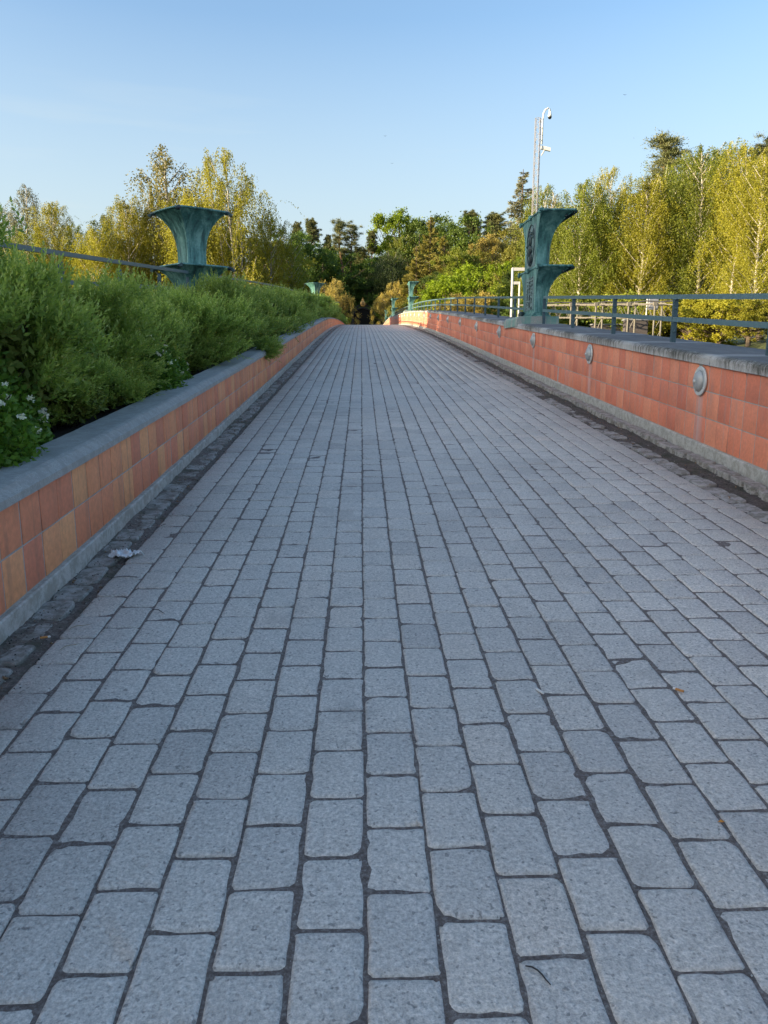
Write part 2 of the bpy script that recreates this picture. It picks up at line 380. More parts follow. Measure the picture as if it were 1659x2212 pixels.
# ------------------------------------------------------------------ ground and road under the bridge
gx = np.concatenate([np.linspace(-900, -80, 14), np.linspace(-70, -12, 30), np.linspace(-10, 10, 11), np.linspace(12, 70, 30), np.linspace(80, 900, 14)])
gy = np.concatenate([np.linspace(-400, -40, 8), np.linspace(-35, 150, 75), np.linspace(160, 300, 15), np.linspace(350, 1400, 8)])
GX, GY = np.meshgrid(gx, gy); GZ = zt(GX, GY)
def grid(nx, ny): 
    i = np.arange(ny-1)[:, None]*nx+np.arange(nx-1)[None, :]
    i = i.ravel(); return np.stack([i, i+1, i+1+nx, i+nx], 1)
tag(mesh_np('ground', np.stack([GX, GY, GZ], -1), [grid(len(gx), len(gy))], M['meadow'], smooth=True), 'grassy ground falling away under the bridge and rising behind it', 'ground', kind='structure')
# ------------------------------------------------------------------ paving
def paving():
    V = []; P = {}; T = {}; off = 0
    LW = .14; XL = -1.12; NC = 24
    sizes = []
    for c in range(NC):
        x0 = XL+c*LW; y = -1.5 + (.105 if c % 2 else 0) + rng.normal(0, .014)
        drift = rng.normal(0, .0006)
        while y < 104:
            L = .2085+rng.normal(0, .0018)+drift
            sizes.append((x0, y, L)); y += L
    A = np.array(sizes); 
    for lo, hi, n in ((-2, 4.2, 28), (4.2, 12, 16), (12, 200, 8)):
        s = A[(A[:, 1] >= lo) & (A[:, 1] < hi)]; k = len(s)
        wob = .0016*np.sin(s[:, 1]*1.3+s[:, 0]*7)
        cx = s[:, 0]+LW/2+wob+rng.normal(0, .0007, k); cy = s[:, 1]+s[:, 2]/2
        hx = LW/2-.0026-rng.random(k)*.0014; hy = s[:, 2]/2-.0019-rng.random(k)*.0014
        a = np.linspace(0, 2*np.pi, n, endpoint=False)+np.pi/n
        ex = np.sign(np.cos(a))*abs(np.cos(a))**.16; ey = np.sign(np.sin(a))*abs(np.sin(a))**.16
        # rounded rectangle by walking the perimeter
        def rr(hx, hy, rad):
            # rad (k,4)
            out = np.zeros((k, n, 2)); per = n//4
            for qd, (sx, sy) in enumerate(((1, 1), (-1, 1), (-1, -1), (1, -1))):
                r = rad[:, qd]
                if per <= 2: ts = np.linspace(0, 1, per)
                else: ts = np.concatenate([np.linspace(0, 1, per-1 if per < 5 else per-2)])
                th = ts*np.pi/2 + qd*np.pi/2
                pts = [(sx*(hx-r)+r*np.cos(t), sy*(hy-r)+r*np.sin(t)) for t in th]
                # extra points along the following straight edge
                extra = per-len(ts)
                nx_, ny_ = ((-1, 1), (-1, -1), (1, -1), (1, 1))[qd]
                r2 = rad[:, (qd+1) % 4]
                t0 = qd*np.pi/2+np.pi/2
                e0 = (sx*(hx-r)+r*np.cos(t0), sy*(hy-r)+r*np.sin(t0)); e1 = (nx_*(hx-r2)+r2*np.cos(t0), ny_*(hy-r2)+r2*np.sin(t0))
                for j in range(extra):
                    f = (j+1)/(extra+1); pts.append((e0[0]*(1-f)+e1[0]*f, e0[1]*(1-f)+e1[1]*f))
                for j, p in enumerate(pts): out[:, qd*per+j, 0] = p[0]; out[:, qd*per+j, 1] = p[1]
            return out
        rad = .008+rng.random((k, 4))**1.6*.014
        chip = rng.random((k, 4)) < .06; rad = np.where(chip, rad+.012+rng.random((k, 4))*.012, rad)
        o1 = rr(hx, hy, rad)
        o1 += rng.normal(0, .0009 if n > 10 else 0, o1.shape)
        if n >= 16:   # chipped edges
            cm = (rng.random((k, n)) < .09)[..., None]; o1 = np.where(cm, o1*(1-rng.random((k, n, 1))*.05), o1)
        dz = rng.normal(0, .0011, k); tx = rng.normal(0, .006, k); ty = rng.normal(0, .005, k)
        rings = [(1.0, 0, -.020), (1.0, .0005, -.0050), (1, .0040, -.0018), (1, .0110, 0)]
        if n < 10: rings = [(1, 0, -.012), (1, .006, 0)]
        base = np.stack([cx, cy], -1)[:, None, :]; nr = len(rings)
        vv = np.zeros((k, nr, n, 3))
        lens = np.linalg.norm(o1, axis=2, keepdims=True)
        for i, (_, ins, zz) in enumerate(rings):
            o = o1*(1-ins*1.15/np.minimum(hx, hy)[:, None, None]*.85)
            pz = zz+dz[:, None]+tx[:, None]*o[..., 0]+ty[:, None]*o[..., 1]
            if 0 < i and n >= 16: pz = pz+rng.normal(0, .0005, pz.shape)
            xy = base+o
            vv[:, i, :, :2] = xy; vv[:, i, :, 2] = zr(xy[..., 1])+pz
        V.append(vv.reshape(-1, 3))
        tone = np.clip(rng.normal(.5, .2, k)+.15*np.sin(cx*2.1+cy*.7), 0, 1)
        vb = off+np.arange(k)[:, None]*nr*n
        qs = []
        for i in range(nr-1):
            for j in range(n):
                j2 = (j+1) % n
                qs.append(np.stack([vb[:, 0]+i*n+j, vb[:, 0]+i*n+j2, vb[:, 0]+(i+1)*n+j2, vb[:, 0]+(i+1)*n+j], 1))
        P.setdefault(4, []).append(np.concatenate(qs)); T.setdefault(4, []).append(np.tile(tone*.9, len(qs)))
        P.setdefault(n, []).append(vb+(nr-1)*n+np.arange(n)[None, :]); T.setdefault(n, []).append(tone)
        off += k*nr*n
    polys = []; tn = []
    for kk in P: polys += P[kk]; tn += T[kk]
    return mesh_np('path', np.concatenate(V), polys, M['paver'], tone=np.concatenate(tn))
pv = paving()
tag(pv, 'grey concrete block paving of the arched footbridge laid in long straight rows', 'paving', kind='structure')
# sand bed under the pavers (its own sheet)
ys = np.concatenate([np.arange(-2, 10, .05), np.arange(10, 105, .5)]); xs = np.linspace(-1.31, 2.745, 60)
X, Y = np.meshgrid(xs, ys); Z = zr(Y)-.0045+rng.normal(0, .0012, X.shape)
Z = np.where((X < -1.10) | (X > 2.235), Z-.05, Z)
tag(mesh_np('path_bed', np.stack([X, Y, Z], -1), [grid(len(xs), len(ys))], M['sand']), 'dark joint sand between the paving blocks', 'paving bed', kind='structure')
# gutters: dirt and the stones at the foot of the walls
def fbm(x, y, seed=0):
    r = 0
    for k, (f, a) in enumerate(((2.1, 1), (5.3, .6), (11.7, .4), (27, .25), (61, .12))):
        r = r+a*np.sin(f*x*1.7+seed+k*1.3+1.7*np.sin(f*y*.63+k))*np.cos(f*y+seed*2.1+k*2.7+1.3*np.sin(f*x*.9))
    return r
def gutter(x0, x1, base, amp, seed, edge, mt='dirt'):
    ys = np.concatenate([np.arange(-1.6, 9, .018), np.arange(9, 30, .07), np.arange(30, 104, .5)]); xs = np.linspace(x0, x1, 22)
    X, Y = np.meshgrid(xs, ys)
    n = fbm(X*2.2, Y, seed)
    Z = zr(Y)+base+amp*n+rng.normal(0, .0016, X.shape)
    if edge == 'l': Z += .016*np.clip((-1.22-X)/.09, 0, 1)
    else: Z -= .012*np.clip((X-2.5)/.1, 0, 1)
    return mesh_np('dirt', np.stack([X, Y, Z], -1), [grid(len(xs), len(ys))], M[mt], smooth=False)
tag(gutter(-1.311, -1.105, -.014, .009, 1.0, 'l'), 'dark dirt and leaf mould in the gutter along the low left wall', 'gutter dirt', kind='structure')
tag(gutter(2.235, 2.745, -.026, .010, 4.0, 'r', 'dirt_r'), 'dark mossy dirt in the gutter along the high right wall', 'gutter dirt', kind='structure')
def stones(x0, x1, L, top, jz, seed, name, lab, ymax=60, tilt=.03):
    r = random.Random(seed); mb = MB(); y = -1.4
    while y < ymax:
        l = L*r.uniform(.9, 1.08); cx = (x0+x1)/2+r.gauss(0, .004); hx = (x1-x0)/2*r.uniform(.88, 1); hy = l/2-.012
        cy = y+l/2; a = r.gauss(0, tilt); t = top+r.gauss(0, jz); n = 16; rings = []
        tx, ty = r.gauss(0, .05), r.gauss(0, .03)
        jit = [r.uniform(.96, 1.02) for _ in range(n)]
        for ins, zz in ((1.0, -.06), (1.0, -.009), (.97, -.003), (.91, 0)):
            ring = []
            for k in range(n):
                q = 2*math.pi*(k+.5)/n; c, s_ = math.cos(q), math.sin(q)
                ex = math.copysign(abs(c)**.32, c)*hx*ins*jit[k]; ey = math.copysign(abs(s_)**.32, s_)*hy*ins*jit[(k*3) % n]
                X_, Y_ = cx+ex*math.cos(a)-ey*math.sin(a), cy+ex*math.sin(a)+ey*math.cos(a)
                ring.append((X_, Y_, float(zr(Y_))+t+zz+tx*ex+ty*ey))
            rings.append(ring)
        mb.loft(rings, True, r.random()); y += l
    return tag(mb.build(name, M['stone']), lab, 'kerb stones', kind='structure')
stones(-1.298, -1.165, .205, -.003, .003, 3, 'kerb_left', 'row of worn sunken paving stones against the low left wall', 100)
stones(2.575, 2.695, .20, .006, .003, 5, 'kerb_right', 'row of raised rounded kerb stones against the high right wall', 100, .06)
stones(2.26, 2.41, .21, -.016, .006, 9, 'gutter_stones', 'flat half buried stones in the dark gutter on the right', 60)
# ------------------------------------------------------------------ bridge deck body
mb = MB()
yy = list(np.arange(-12, 112, 2.0))
for y0 in yy: mb.box(-3.2, 3.55, y0, y0+2.0, -1.0, -.075)
dk = mb.build('bridge_deck', M['conc']); tag(dk, 'concrete deck of the arched footbridge under the paving', 'bridge', kind='structure')
mb = MB()
for y in (16, 40, 64, 88):
    g = -4.5; mb.box(-2.4, 2.8, y-.5, y+.5, g, float(zr(y))-.9, sl=False)
tag(mb.build('bridge_pier', M['conc']), 'concrete piers carrying the footbridge', 'bridge', kind='structure')
# ------------------------------------------------------------------ walls
def tilewall(x, side, rows, tw, y0, y1, hfun, mat, parent, seed, proud=.0018):
    """rows: list of (h0,h1); hfun(y) scale of heights"""
    r = np.random.default_rng(seed); n = int((y1-y0)/tw); V = []; T = []; H = []
    for ri, (h0, h1) in enumerate(rows):
        for i in range(n):
            ya = y0+i*tw+.0045; yb = y0+(i+1)*tw-.0045
            za, zb = float(zr(ya)), float(zr(yb)); sa, sb = hfun(ya), hfun(yb)
            if sa < .05: continue
            a0, b0 = za+(h0+.004)*sa, zb+(h0+.004)*sb; a1, b1 = za+(h1-.004)*sa, zb+(h1-.004)*sb
            px = x-side*(proud+r.normal(0, .0009)); bx = x; tiltx = r.normal(0, .0006); be = .003
            outer = [(px, ya, a0), (px, yb, b0), (px, yb, b1), (px, ya, a1)]
            xi = px-side*.0012
            inner = [(xi+tiltx, ya+be, a0+be), (xi-tiltx, yb-be, b0+be), (xi-tiltx, yb-be, b1-be), (xi+tiltx, ya+be, a1-be)]
            back = [(bx, p[1], p[2]) for p in outer]
            V += back+outer+inner; T.append(float(np.clip(r.beta(1.6, 1.6), 0, 1))); H.append((h0, h1))
    V = np.array(V); k = len(T); b = np.arange(k)*12
    fs = [np.stack([b+8, b+9, b+10, b+11], 1)]
    for o in (0, 4):
        for j in range(4): fs.append(np.stack([b+o+j, b+o+(j+1) % 4, b+o+4+(j+1) % 4, b+o+4+j], 1))
    ob = mesh_np('tiles', V, [np.concatenate(fs)], mat, parent, tone=np.tile(T, len(fs)))
    at_ = ob.data.attributes.new('hgt', 'FLOAT', 'POINT')
    Hv = np.repeat(np.array(H), 12, axis=0).reshape(-1, 12, 2)
    sel = np.array([0, 0, 1, 1]*3); hv = np.where(sel[None, :] == 0, Hv[:, :, 0], Hv[:, :, 1])
    at_.data.foreach_set('value', hv.ravel().astype(np.float32))
    return ob
def strip(secfun, ys, name, mat, parent, jit=0, smooth=False, seed=0):
    """sweep of a cross section [(x,h)...] along the deck"""
    r = random.Random(seed); rings = []
    for y in ys:
        z = float(zr(y)); rings.append([(x+(r.gauss(0, jit) if jit else 0), y, z+h_+(r.gauss(0, jit) if jit else 0)) for x, h_ in secfun(y)])
    mb = MB(); mb.loft(rings); return mb.build(name, mat, parent, smooth)
one = lambda y: 1.0
YE = 100
rw = empty('parapet_wall', (2.7, 0, 0)); rw.location = (0, 0, 0)
tag(rw, 'high red tiled parapet wall with stained concrete coping along the right side', 'wall')
fine = list(np.arange(-2, 16, .09))+list(np.arange(16, YE+1, .6))
coarse = list(np.arange(-2, YE+1, 1.0))
strip(lambda y: [(2.752, -.1), (2.752, .71), (3.5, .71), (3.5, -.1)], coarse, 'wall_core', M['mortar'], rw)
strip(lambda y: [(2.728, -.1), (2.728, .070), (2.734, .076), (2.7515, .076), (2.7515, -.1)], fine, 'plinth', M['plinth'], rw, .0004)
tilewall(2.752, 1, [(.078, .286), (.286, .494), (.494, .700)], .2, -1.5, YE, one, M['tile_r'], rw, 5)
# coping: a face piece per 1.9 m, and a felted top
mb = MB(); r = random.Random(4); y = 7.95-1.9*5
while y < YE:
    n = 21 if y < 16 else 3; rings = []
    for i in range(n):
        yy_ = y+.004+(1.9-.008)*i/(n-1); z = float(zr(yy_)); j = (lambda: r.gauss(0, .0011)) if y < 16 else (lambda: 0)
        rings.append([(2.722+j(), yy_, z+.702), (2.720+j(), yy_, z+.752+j()), (2.727+j(), yy_, z+.768+j()), (2.745+j(), yy_, z+.779+j()), (2.79, yy_, z+.782), (2.79, yy_, z+.702)])
    mb.loft(rings); y += 1.9
add_hgt(mb.build('coping', M['cop_r'], rw))
strip(lambda y: [(2.79, .712), (2.79, .7815), (3.0, .783), (3.57, .775), (3.57, .62), (3.505, .62), (3.505, .712)], fine, 'coping_top', M['cop_top'], rw, .0012, seed=3)
# left wall
hl = lambda y: 1.0 if y < 31 else max(.0, 1-(y-31)/38)
lw = empty('planter_wall'); tag(lw, 'low orange tiled planter wall with rough grey coping along the left side', 'wall')
YL = 66
fl_ = [y for y in fine if y <= YL]; cl_ = [y for y in coarse if y <= YL]
strip(lambda y: [(-1.322, -.1), (-1.49, -.1), (-1.49, .461*hl(y)), (-1.322, .461*hl(y))], cl_, 'wall_core', M['mortar'], lw)
strip(lambda y: [(-1.3215, -.1), (-1.3215, .074*hl(y)), (-1.303, .074*hl(y)), (-1.297, .068*hl(y)), (-1.297, -.1)], fl_, 'plinth', M['plinth'], lw, .0004, seed=2)
tilewall(-1.322, -1, [(.076, .268), (.268, .458)], .185, -1.5, YL, hl, M['tile_l'], lw, 8)
strip(lambda y: [(-1.53, .40*hl(y)), (-1.53, .523*hl(y)), (-1.345, .527*hl(y)), (-1.325, .522*hl(y)), (-1.290, .492*hl(y)), (-1.289, .462*hl(y)), (-1.33, .462*hl(y)), (-1.497, .462*hl(y)), (-1.497, .40*hl(y))], fl_, 'coping', M['cop_l'], lw, .0006, seed=6)
ow = empty('outer_wall'); tag(ow, 'concrete outer edge wall behind the hedge, carrying the left railing', 'wall')
strip(lambda y: [(-2.90, -.9), (-2.90, 1.13), (-3.25, 1.13), (-3.25, -.9)], coarse, 'wall_core', M['conc'], ow)
# planter soil
ys = np.arange(-2, YE, .3); xs = np.linspace(-2.9, -1.52, 12); X, Y = np.meshgrid(xs, ys)
hs = np.array([min(1, max(.15, hl(v))) for v in ys])[:, None]
tag(mesh_np('planter_soil', np.stack([X, Y, zr(Y)+.43*hs+rng.normal(0, .012, X.shape)], -1), [grid(12, len(ys))], M['soil']), 'dark soil in the planter under the hedge', 'soil', kind='structure')
ORD = ['nearest', 'second', 'third', 'fourth', 'fifth', 'sixth', 'seventh', 'eighth', 'ninth', 'tenth', 'eleventh', 'twelfth', 'thirteenth', 'fourteenth', 'fifteenth', 'sixteenth', 'seventeenth', 'eighteenth', 'nineteenth', 'twentieth']
# ------------------------------------------------------------------ round wall lights
def wall_light():
    e = empty('wall_light')
    def ring(rad, xo, n=36): return [(xo, rad*math.cos(2*math.pi*k/n), rad*math.sin(2*math.pi*k/n)) for k in range(n)]
    mb = MB(); mb.loft([ring(.118, 0), ring(.118, -.008), ring(.112, -.013), ring(.086, -.013), ring(.084, -.006)]); mb.build('trim_ring', M['lampring'], e)
    mb = MB(); mb.loft([ring(.0845*math.cos(a), -.010-.040*math.sin(a)) for a in np.linspace(0, 1.45, 10)]); mb.build('dome', M['lampm'], e, True)
    mb = MB(); mb.loft([ring(.016, -.046, 14), ring(.016, -.055, 14), ring(.011, -.060, 14), ring(.004, -.062, 14)]); mb.build('centre_knob', M['lampring'], e, True)
    for a in (.6, 2.2, 3.75, 5.3):
        mb = MB(); c = (-.013, .1*math.cos(a), .1*math.sin(a)); mb.loft([[(c[0], c[1]+.006*math.cos(t*math.pi/3), c[2]+.006*math.sin(t*math.pi/3)) for t in range(6)], [(c[0]-.003, c[1]+.005*math.cos(t*math.pi/3), c[2]+.005*math.sin(t*math.pi/3)) for t in range(6)]])
        mb.build('screw', M['lampm'], e)
    return e
wl = wall_light()
for i in range(20):
    o = wl if i == 0 else copy_tree(wl)
    y = 6.23+3.12*i; o.location = (2.7405, y, float(zr(y))+.565)
    lab = 'round grey metal wall light on the red tiles, nearest the camera, pale stain running below' if i == 0 else '%s round grey metal light from the near end of the red tiled wall' % ORD[i]
    tag(o, lab, 'wall light', 'round lights along the red wall')
# ------------------------------------------------------------------ railings
def post_mesh(mr, md):
    p = MB(); p.box(-.006, .034, -.012, .012, 0, .465, sl=False)
    return p
RH = .47
proto_post = {}
def make_railing(name, x, hbase, y0, y1, sp, side, mats, label, ystart=None, rh=RH):
    e = empty(name); tag(e, label, 'railing')
    mr, mp = mats
    ys = []; y = y1
    while y > y0-.01: ys.append(y); y -= sp
    ys = ys[::-1]
    if ys[0]-y0 > .5: ys = [y0]+ys
    fy = list(np.arange(ys[0]-.02, ys[-1]+.02, .95))+[ys[-1]+.02]
    # rails on the road side of the posts
    s = -side
    def rect(a, b, lo, hi): return lambda y: [(a, lo), (b, lo), (b, hi), (a, hi)]
    a, b = sorted((x+s*.02, x-s*.024))
    strip(rect(a, b, hbase+rh-.045, hbase+rh), fy, 'top_rail', mr, e)
    a, b = sorted((x+s*.022, x+s*.003))
    strip(rect(a, b, hbase+.205, hbase+.252), fy, 'mid_rail', mr, e)
    pr = proto_post.get(mp.name)
    if pr is None:
        p = MB(); p.box(-.021, .021, -.009, .009, -.01, rh-.045, sl=False)
        p.box(-.0225, -.0195, .010, .034, -.01, rh-.045, sl=False)
        po = p.build('post', mp, None, col=False)
        bm_ = MB(); bm_.ball((0, 0, 0), .014, 10, 4, (1, 1, 1), True)
        bo = bm_.build('bolt', mp, None, True, col=False); bo.rotation_euler = (math.pi/2, 0, 0)
        pr = proto_post[mp.name] = (po, bo)
    for y in ys:
        po = pr[0].copy(); COL.objects.link(po); po.parent = e; po.location = (x, y, float(zr(y))+hbase)
        if side < 0: po.scale = (-1, 1, 1)
        if y < 48:
            for hz in (.11, .335):
                b_ = pr[1].copy(); COL.objects.link(b_); b_.parent = po; b_.location = (0, -.009, hz)
    return e
RM = (M['rail'], M['rail_d'])
make_railing('railing', 3.17, .78, -1.5, 13.68, 1.92, 1, RM, 'blue green steel railing on the right wall, nearest run before the first bronze pillar')
make_railing('railing', 3.17, .78, 15.15, 49.6, 1.96, 1, RM, 'blue green steel railing on the right wall between the first and second bronze pillars')
make_railing('railing', 3.17, .78, 51.6, 77.4, 1.96, 1, RM, 'railing curving down over the crest between the second and third right pillars')
make_railing('railing', 3.17, .78, 79.2, 99, 1.96, 1, RM, 'farthest railing on the right, beyond the third pillar')
LM = (M['rail_l'], M['rail_d'])
make_railing('railing', -3.02, 1.13, -1.5, 14.0, 1.95, -1, LM, 'blue grey railing above the left hedge, nearest run ending at the bronze bowl', rh=.53)
make_railing('railing', -3.02, 1.13, 15.4, 52.4, 1.95, -1, LM, 'blue grey railing behind the left hedge beyond the first bronze bowl', rh=.53)
make_railing('railing', -3.02, 1.13, 54.4, 85, 1.95, -1, LM, 'far left railing beyond the second bronze bowl', rh=.53)
# ------------------------------------------------------------------ bronze pillars, right side (slab shaped, two tiers)
def rib(mb, pts, r): mb.tube(pts, r, 6)
def tier(z0, z1, sec, n=14):
    rings = []
    for i in range(n+1):
        t = i/n; rings.append([(x, y, z0+(z1-z0)*t) for x, y in sec(t)])
    return rings
def pillar_right(full):
    e = empty('bronze_pillar')
    # local frame: x out from road, y along road, z up; road face at x=0
    def sec(D, Wd, fx, fy):
        def f(t):
            g = max(0, t)**4; g2 = max(0, t)**3.4
            return [(0-.012*g, -D/2-fy*g2), (Wd+fx*g, -D/2-fy*g2), (Wd+fx*g, D/2+fy*g2), (0-.012*g, D/2+fy*g2)]
        return f
    z0 = .05
    lo = sec(.94, .21, .34, .31); up_ = sec(.92, .22, .335, .33)
    mb = MB(); mb.loft(tier(z0, .86, lo)); mb.build('lower_tier', M['bronze'], e)
    mb = MB(); mb.loft(tier(.86+.012, 1.79, up_)); mb.build('upper_tier', M['bronze'], e)
    for s_, zt_ in ((lo, .86), (up_, 1.79)):
        mb = MB(); a, b, c, d = [(p[0], p[1], zt_) for p in s_(1.0)]
        for p, q_ in ((a, b), (b, c), (d, a)):
            mid = [tuple(p[i]+(q_[i]-p[i])*k/6 + (0) for i in range(3)) for k in range(7)]
            mb.tube(mid, .020, 8)
        mb.box(a[0]-.01, b[0]+.01, a[1], d[1], zt_-.012, zt_+.014, sl=False)
        mb.build('rim', M['bronze'], e)
    # ribs up the corners
    mb = MB()
    for s_, za, zb in ((lo, z0, .86), (up_, .872, 1.79)):
        for ci, dx, dy in ((0, .012, 0), (3, .012, 0), (1, -.014, 0)):
            mb.tube([(s_(t)[ci][0]+dx*.2, s_(t)[ci][1]+dy, za+(zb-za)*t) for t in np.linspace(0, .97, 16)], .011, 6)
    mb.build('edge_rib', M['bronze'], e)
    for s_, zt_ in ((lo, .86), (up_, 1.79)):
        a, b, c, d = s_(1.0)
        for p in (a, ((a[0]+d[0])/2, (a[1]+d[1])/2), d):
            mb = MB(); mb.tube([(p[0]-.030, p[1], zt_+.022), (p[0]-.036, p[1], zt_-.045), (p[0]-.022, p[1], zt_-.06)], [.026, .028, .016], 8)
            mb.box(p[0]-.045, p[0]+.035, p[1]-.034, p[1]+.034, zt_-.02, zt_+.028, sl=False)
            mb.build('corner_knob', M['bronze'], e)
        for p in (b,):
            mb = MB(); mb.tube([(p[0]+.01, p[1]+.005, zt_-.028), (p[0]+.01, c[1]-.005, zt_-.028)], .032, 10); mb.build('scroll', M['bronze_d'], e, True)
            mb = MB(); mb.tube([(p[0]-.13, p[1]+.04, zt_-.085), (p[0]-.13, c[1]-.04, zt_-.085)], .026, 10); mb.build('scroll', M['bronze_d'], e, True)
    # panels on the road face
    mb = MB(); mb.box(-.006, 0, -.36, .36, .90, 1.70, sl=False); mb.build('face_panel', M['bronze_f'], e)
    mb = MB(); mb.box(-.006, 0, -.36, .36, .14, .80, sl=False); mb.build('face_panel', M['bronze_f'], e)
    if full:
        mb = MB(); n = 48
        mb.tube([(-.012, .29*math.cos(a), 1.30+.36*math.sin(a)) for a in np.linspace(0, 2*math.pi, n+1)], .011, 6, cap=False); mb.build('oval_ring', M['bronze_d'], e, True)
        mb = MB(); rr_ = random.Random(2)
        for (cy, cz, rad, a_, b_) in ((.0, 1.50, .045, 1, 1), (-.0, 1.38, .09, .8, 1.3), (.02, 1.22, .085, .8, 1.5), (.05, 1.05, .055, .8, 2), (-.06, 1.06, .05, .8, 1.8), (.13, 1.40, .04, 1.6, .7), (.21, 1.33, .035, 1.7, .7), (-.12, 1.44, .04, 1.4, .9), (-.17, 1.51, .04, .9, 1.5), (.10, 1.50, .05, 1, 1.2), (.29, 1.31, .03, 1.6, .8), (.14, 1.16, .05, 1, 1.4), (-.1, 1.22, .045, 1, 1.5)):
            mb.ball((-.014, cy, cz), rad, 10, 6, (.45, a_, b_))
        mb.build('relief_figure', M['bronze_d'], e, True)
        mb = MB(); rr_ = random.Random(9)
        for (cy, za, zb) in ((.17, .17, .66), (-.02, .16, .74), (-.19, .15, .70)):
            z = za
            while z < zb:
                if rr_.random() < .16: z += .03; continue
                w = rr_.uniform(.030, .075)
                mb.box(-.015, -.005, cy-w, cy+rr_.uniform(.02, .06), z, z+.009, sl=False)
                if rr_.random() < .5: mb.box(-.014, -.0055, cy-w+.002, cy-w+.011, z+.001, z+.021, sl=False)
                z += .026
        mb.build('inscription', M['bronze_d'], e)
    # base mouldings
    mb = MB()
    for (g, a, b) in ((.055, 0, .03), (.035, .03, .062), (.015, .062, .085)):
        mb.box(-g, .22+g, -.48-g, .48+g, a, b, sl=False)
    mb.build('base_moulding', M['bronze'], e, bevel=.008)
    mb = MB(); mb.ball((-.05, .40, .075), .068, 16, 10); mb.build('ball', M['bronze_d'], e, True)
    return e
def pedestal(x0, x1, y0, y1, h0, h1, fr, lab):
    e = empty('pedestal'); tag(e, lab, 'pedestal')
    mb = MB(); a, b = float(zr((y0+y1)/2))+h0, float(zr((y0+y1)/2))+h1
    prof = [(x0, a), (x0, b-.05), (x0+.012, b-.018), (x0+.04, b), (x1-.01, b), (x1, b-.01), (x1, a)]
    mb.loft([[(x, y, z) for x, z in prof] for y in np.linspace(y0, y1, 6)])
    mb.build('block', M['pedestal'], e)
    return e
YP = (14.32, 50.6, 78.3, 100.5)
names = ['tall green bronze pillar with oval relief and inscription, nearest on the right wall', 'second bronze pillar on the right wall, sunlit edge, past the bend in the railing', 'third bronze pillar on the right, small above the bridge crest', 'farthest bronze pillar on the right, just above the falling railing']
pr = pillar_right(True)
for i, y in enumerate(YP):
    o = pr if i == 0 else copy_tree(pr)
    o.location = (3.04, y, float(zr(y))+.865); o.scale = (1, 1, .965)
    tag(o, names[i], 'pillar', 'bronze pillars on the right wall')
    pedestal(2.708, 3.44, y-.62, y+.62, .70, .868, 1, ['verdigris stained stone block under the nearest right pillar', 'stone block under the second right pillar', 'stone block under the third right pillar', 'stone block under the farthest right pillar'][i])
# left: flared square bowls, turned about 40 degrees
def bowl():
    e = empty('bronze_bowl')
    def sec(hw, fl, cv=0.0, m=6):
        def f(t):
            w = hw+fl*max(0, t)**3.6; out = []
            cs = [(-w, -w), (w, -w), (w, w), (-w, w)]
            for i in range(4):
                a, b = cs[i], cs[(i+1) % 4]
                for k in range(m):
                    q = k/m; x, y = a[0]+(b[0]-a[0])*q, a[1]+(b[1]-a[1])*q
                    bulge = 1-cv*(1-(2*q-1)**2)*(.3+.7*t); x *= bulge; y *= bulge
                    out.append((x, y))
            return out
        return f
    lo = sec(.20, .27, -.07); up_ = sec(.175, .285, -.08)
    mb = MB(); mb.loft(tier(.04, .83, lo, 16)); mb.build('lower_tier', M['bronze'], e, False)
    mb = MB(); mb.loft(tier(.845, 1.78, up_, 20)); mb.build('upper_tier', M['bronze'], e, False)
    for s_, z in ((lo, .83), (up_, 1.78)):
        mb = MB(); p = [(x*1.012, y*1.012, z+.006) for x, y in s_(1)]; mb.tube(p+[p[0]], .018, 8, cap=False); mb.build('rim', M['bronze'], e)
    mb = MB()
    for s_, a, b in ((lo, .04, .83), (up_, .845, 1.78)):
        for ci in (0, 6, 12, 18):
            mb.tube([(s_(t)[ci][0]*1.0, s_(t)[ci][1]*1.0, a+(b-a)*t) for t in np.linspace(0, .98, 18)], .013, 6)
            for dd in (.82,):
                pass
        for side_ in range(4):   # inner groove line beside each corner
            for k_ in (1, 5):
                i = side_*6+k_
                mb.tube([(s_(t)[i][0]*1.004, s_(t)[i][1]*1.004, a+(b-a)*t) for t in np.linspace(0, .97, 18)], .006, 5)
    mb.build('edge_rib', M['bronze'], e)
    for s_, z in ((lo, .83), (up_, 1.78)):
        for ci in (0, 6, 12, 18):
            x, y = s_(1)[ci]; r_ = math.hypot(x, y); ux, uy = x/r_, y/r_
            mb = MB(); mb.tube([(x*.97, y*.97, z-.005), (x+ux*.035, y+uy*.035, z-.012), (x+ux*.085, y+uy*.085, z-.035)], [.035, .034, .028], 8)
            mb.tube([(x+ux*.082-uy*.04, y+uy*.082+ux*.04, z-.04), (x+ux*.082+uy*.04, y+uy*.082-ux*.04, z-.04)], .03, 10)
            mb.build('scroll', M['bronze_d'], e, False)
    mb = MB()
    for g, a, b in ((.06, 0, .03), (.03, .03, .07)): mb.box(-.22-g, .22+g, -.22-g, .22+g, a, b, sl=False)
    mb.build('base_moulding', M['bronze'], e)
    return e
bo = bowl()
YB = (14.72, 53.6, 86.5)
bl = ['flared green bronze bowl pillar rising behind the left hedge, the nearest and largest', 'second flared bronze bowl pillar, small, one side sunlit pale yellow, left of the gate', 'farthest bronze bowl pillar, mostly hidden by the golden bush on the left']
for i, y in enumerate(YB):
    o = bo if i == 0 else copy_tree(bo)
    o.location = (-3.07, y, float(zr(y))+1.18-.28+.0); o.rotation_euler = (0, 0, R(41))
    tag(o, bl[i], 'pillar', 'bronze bowls on the left edge')
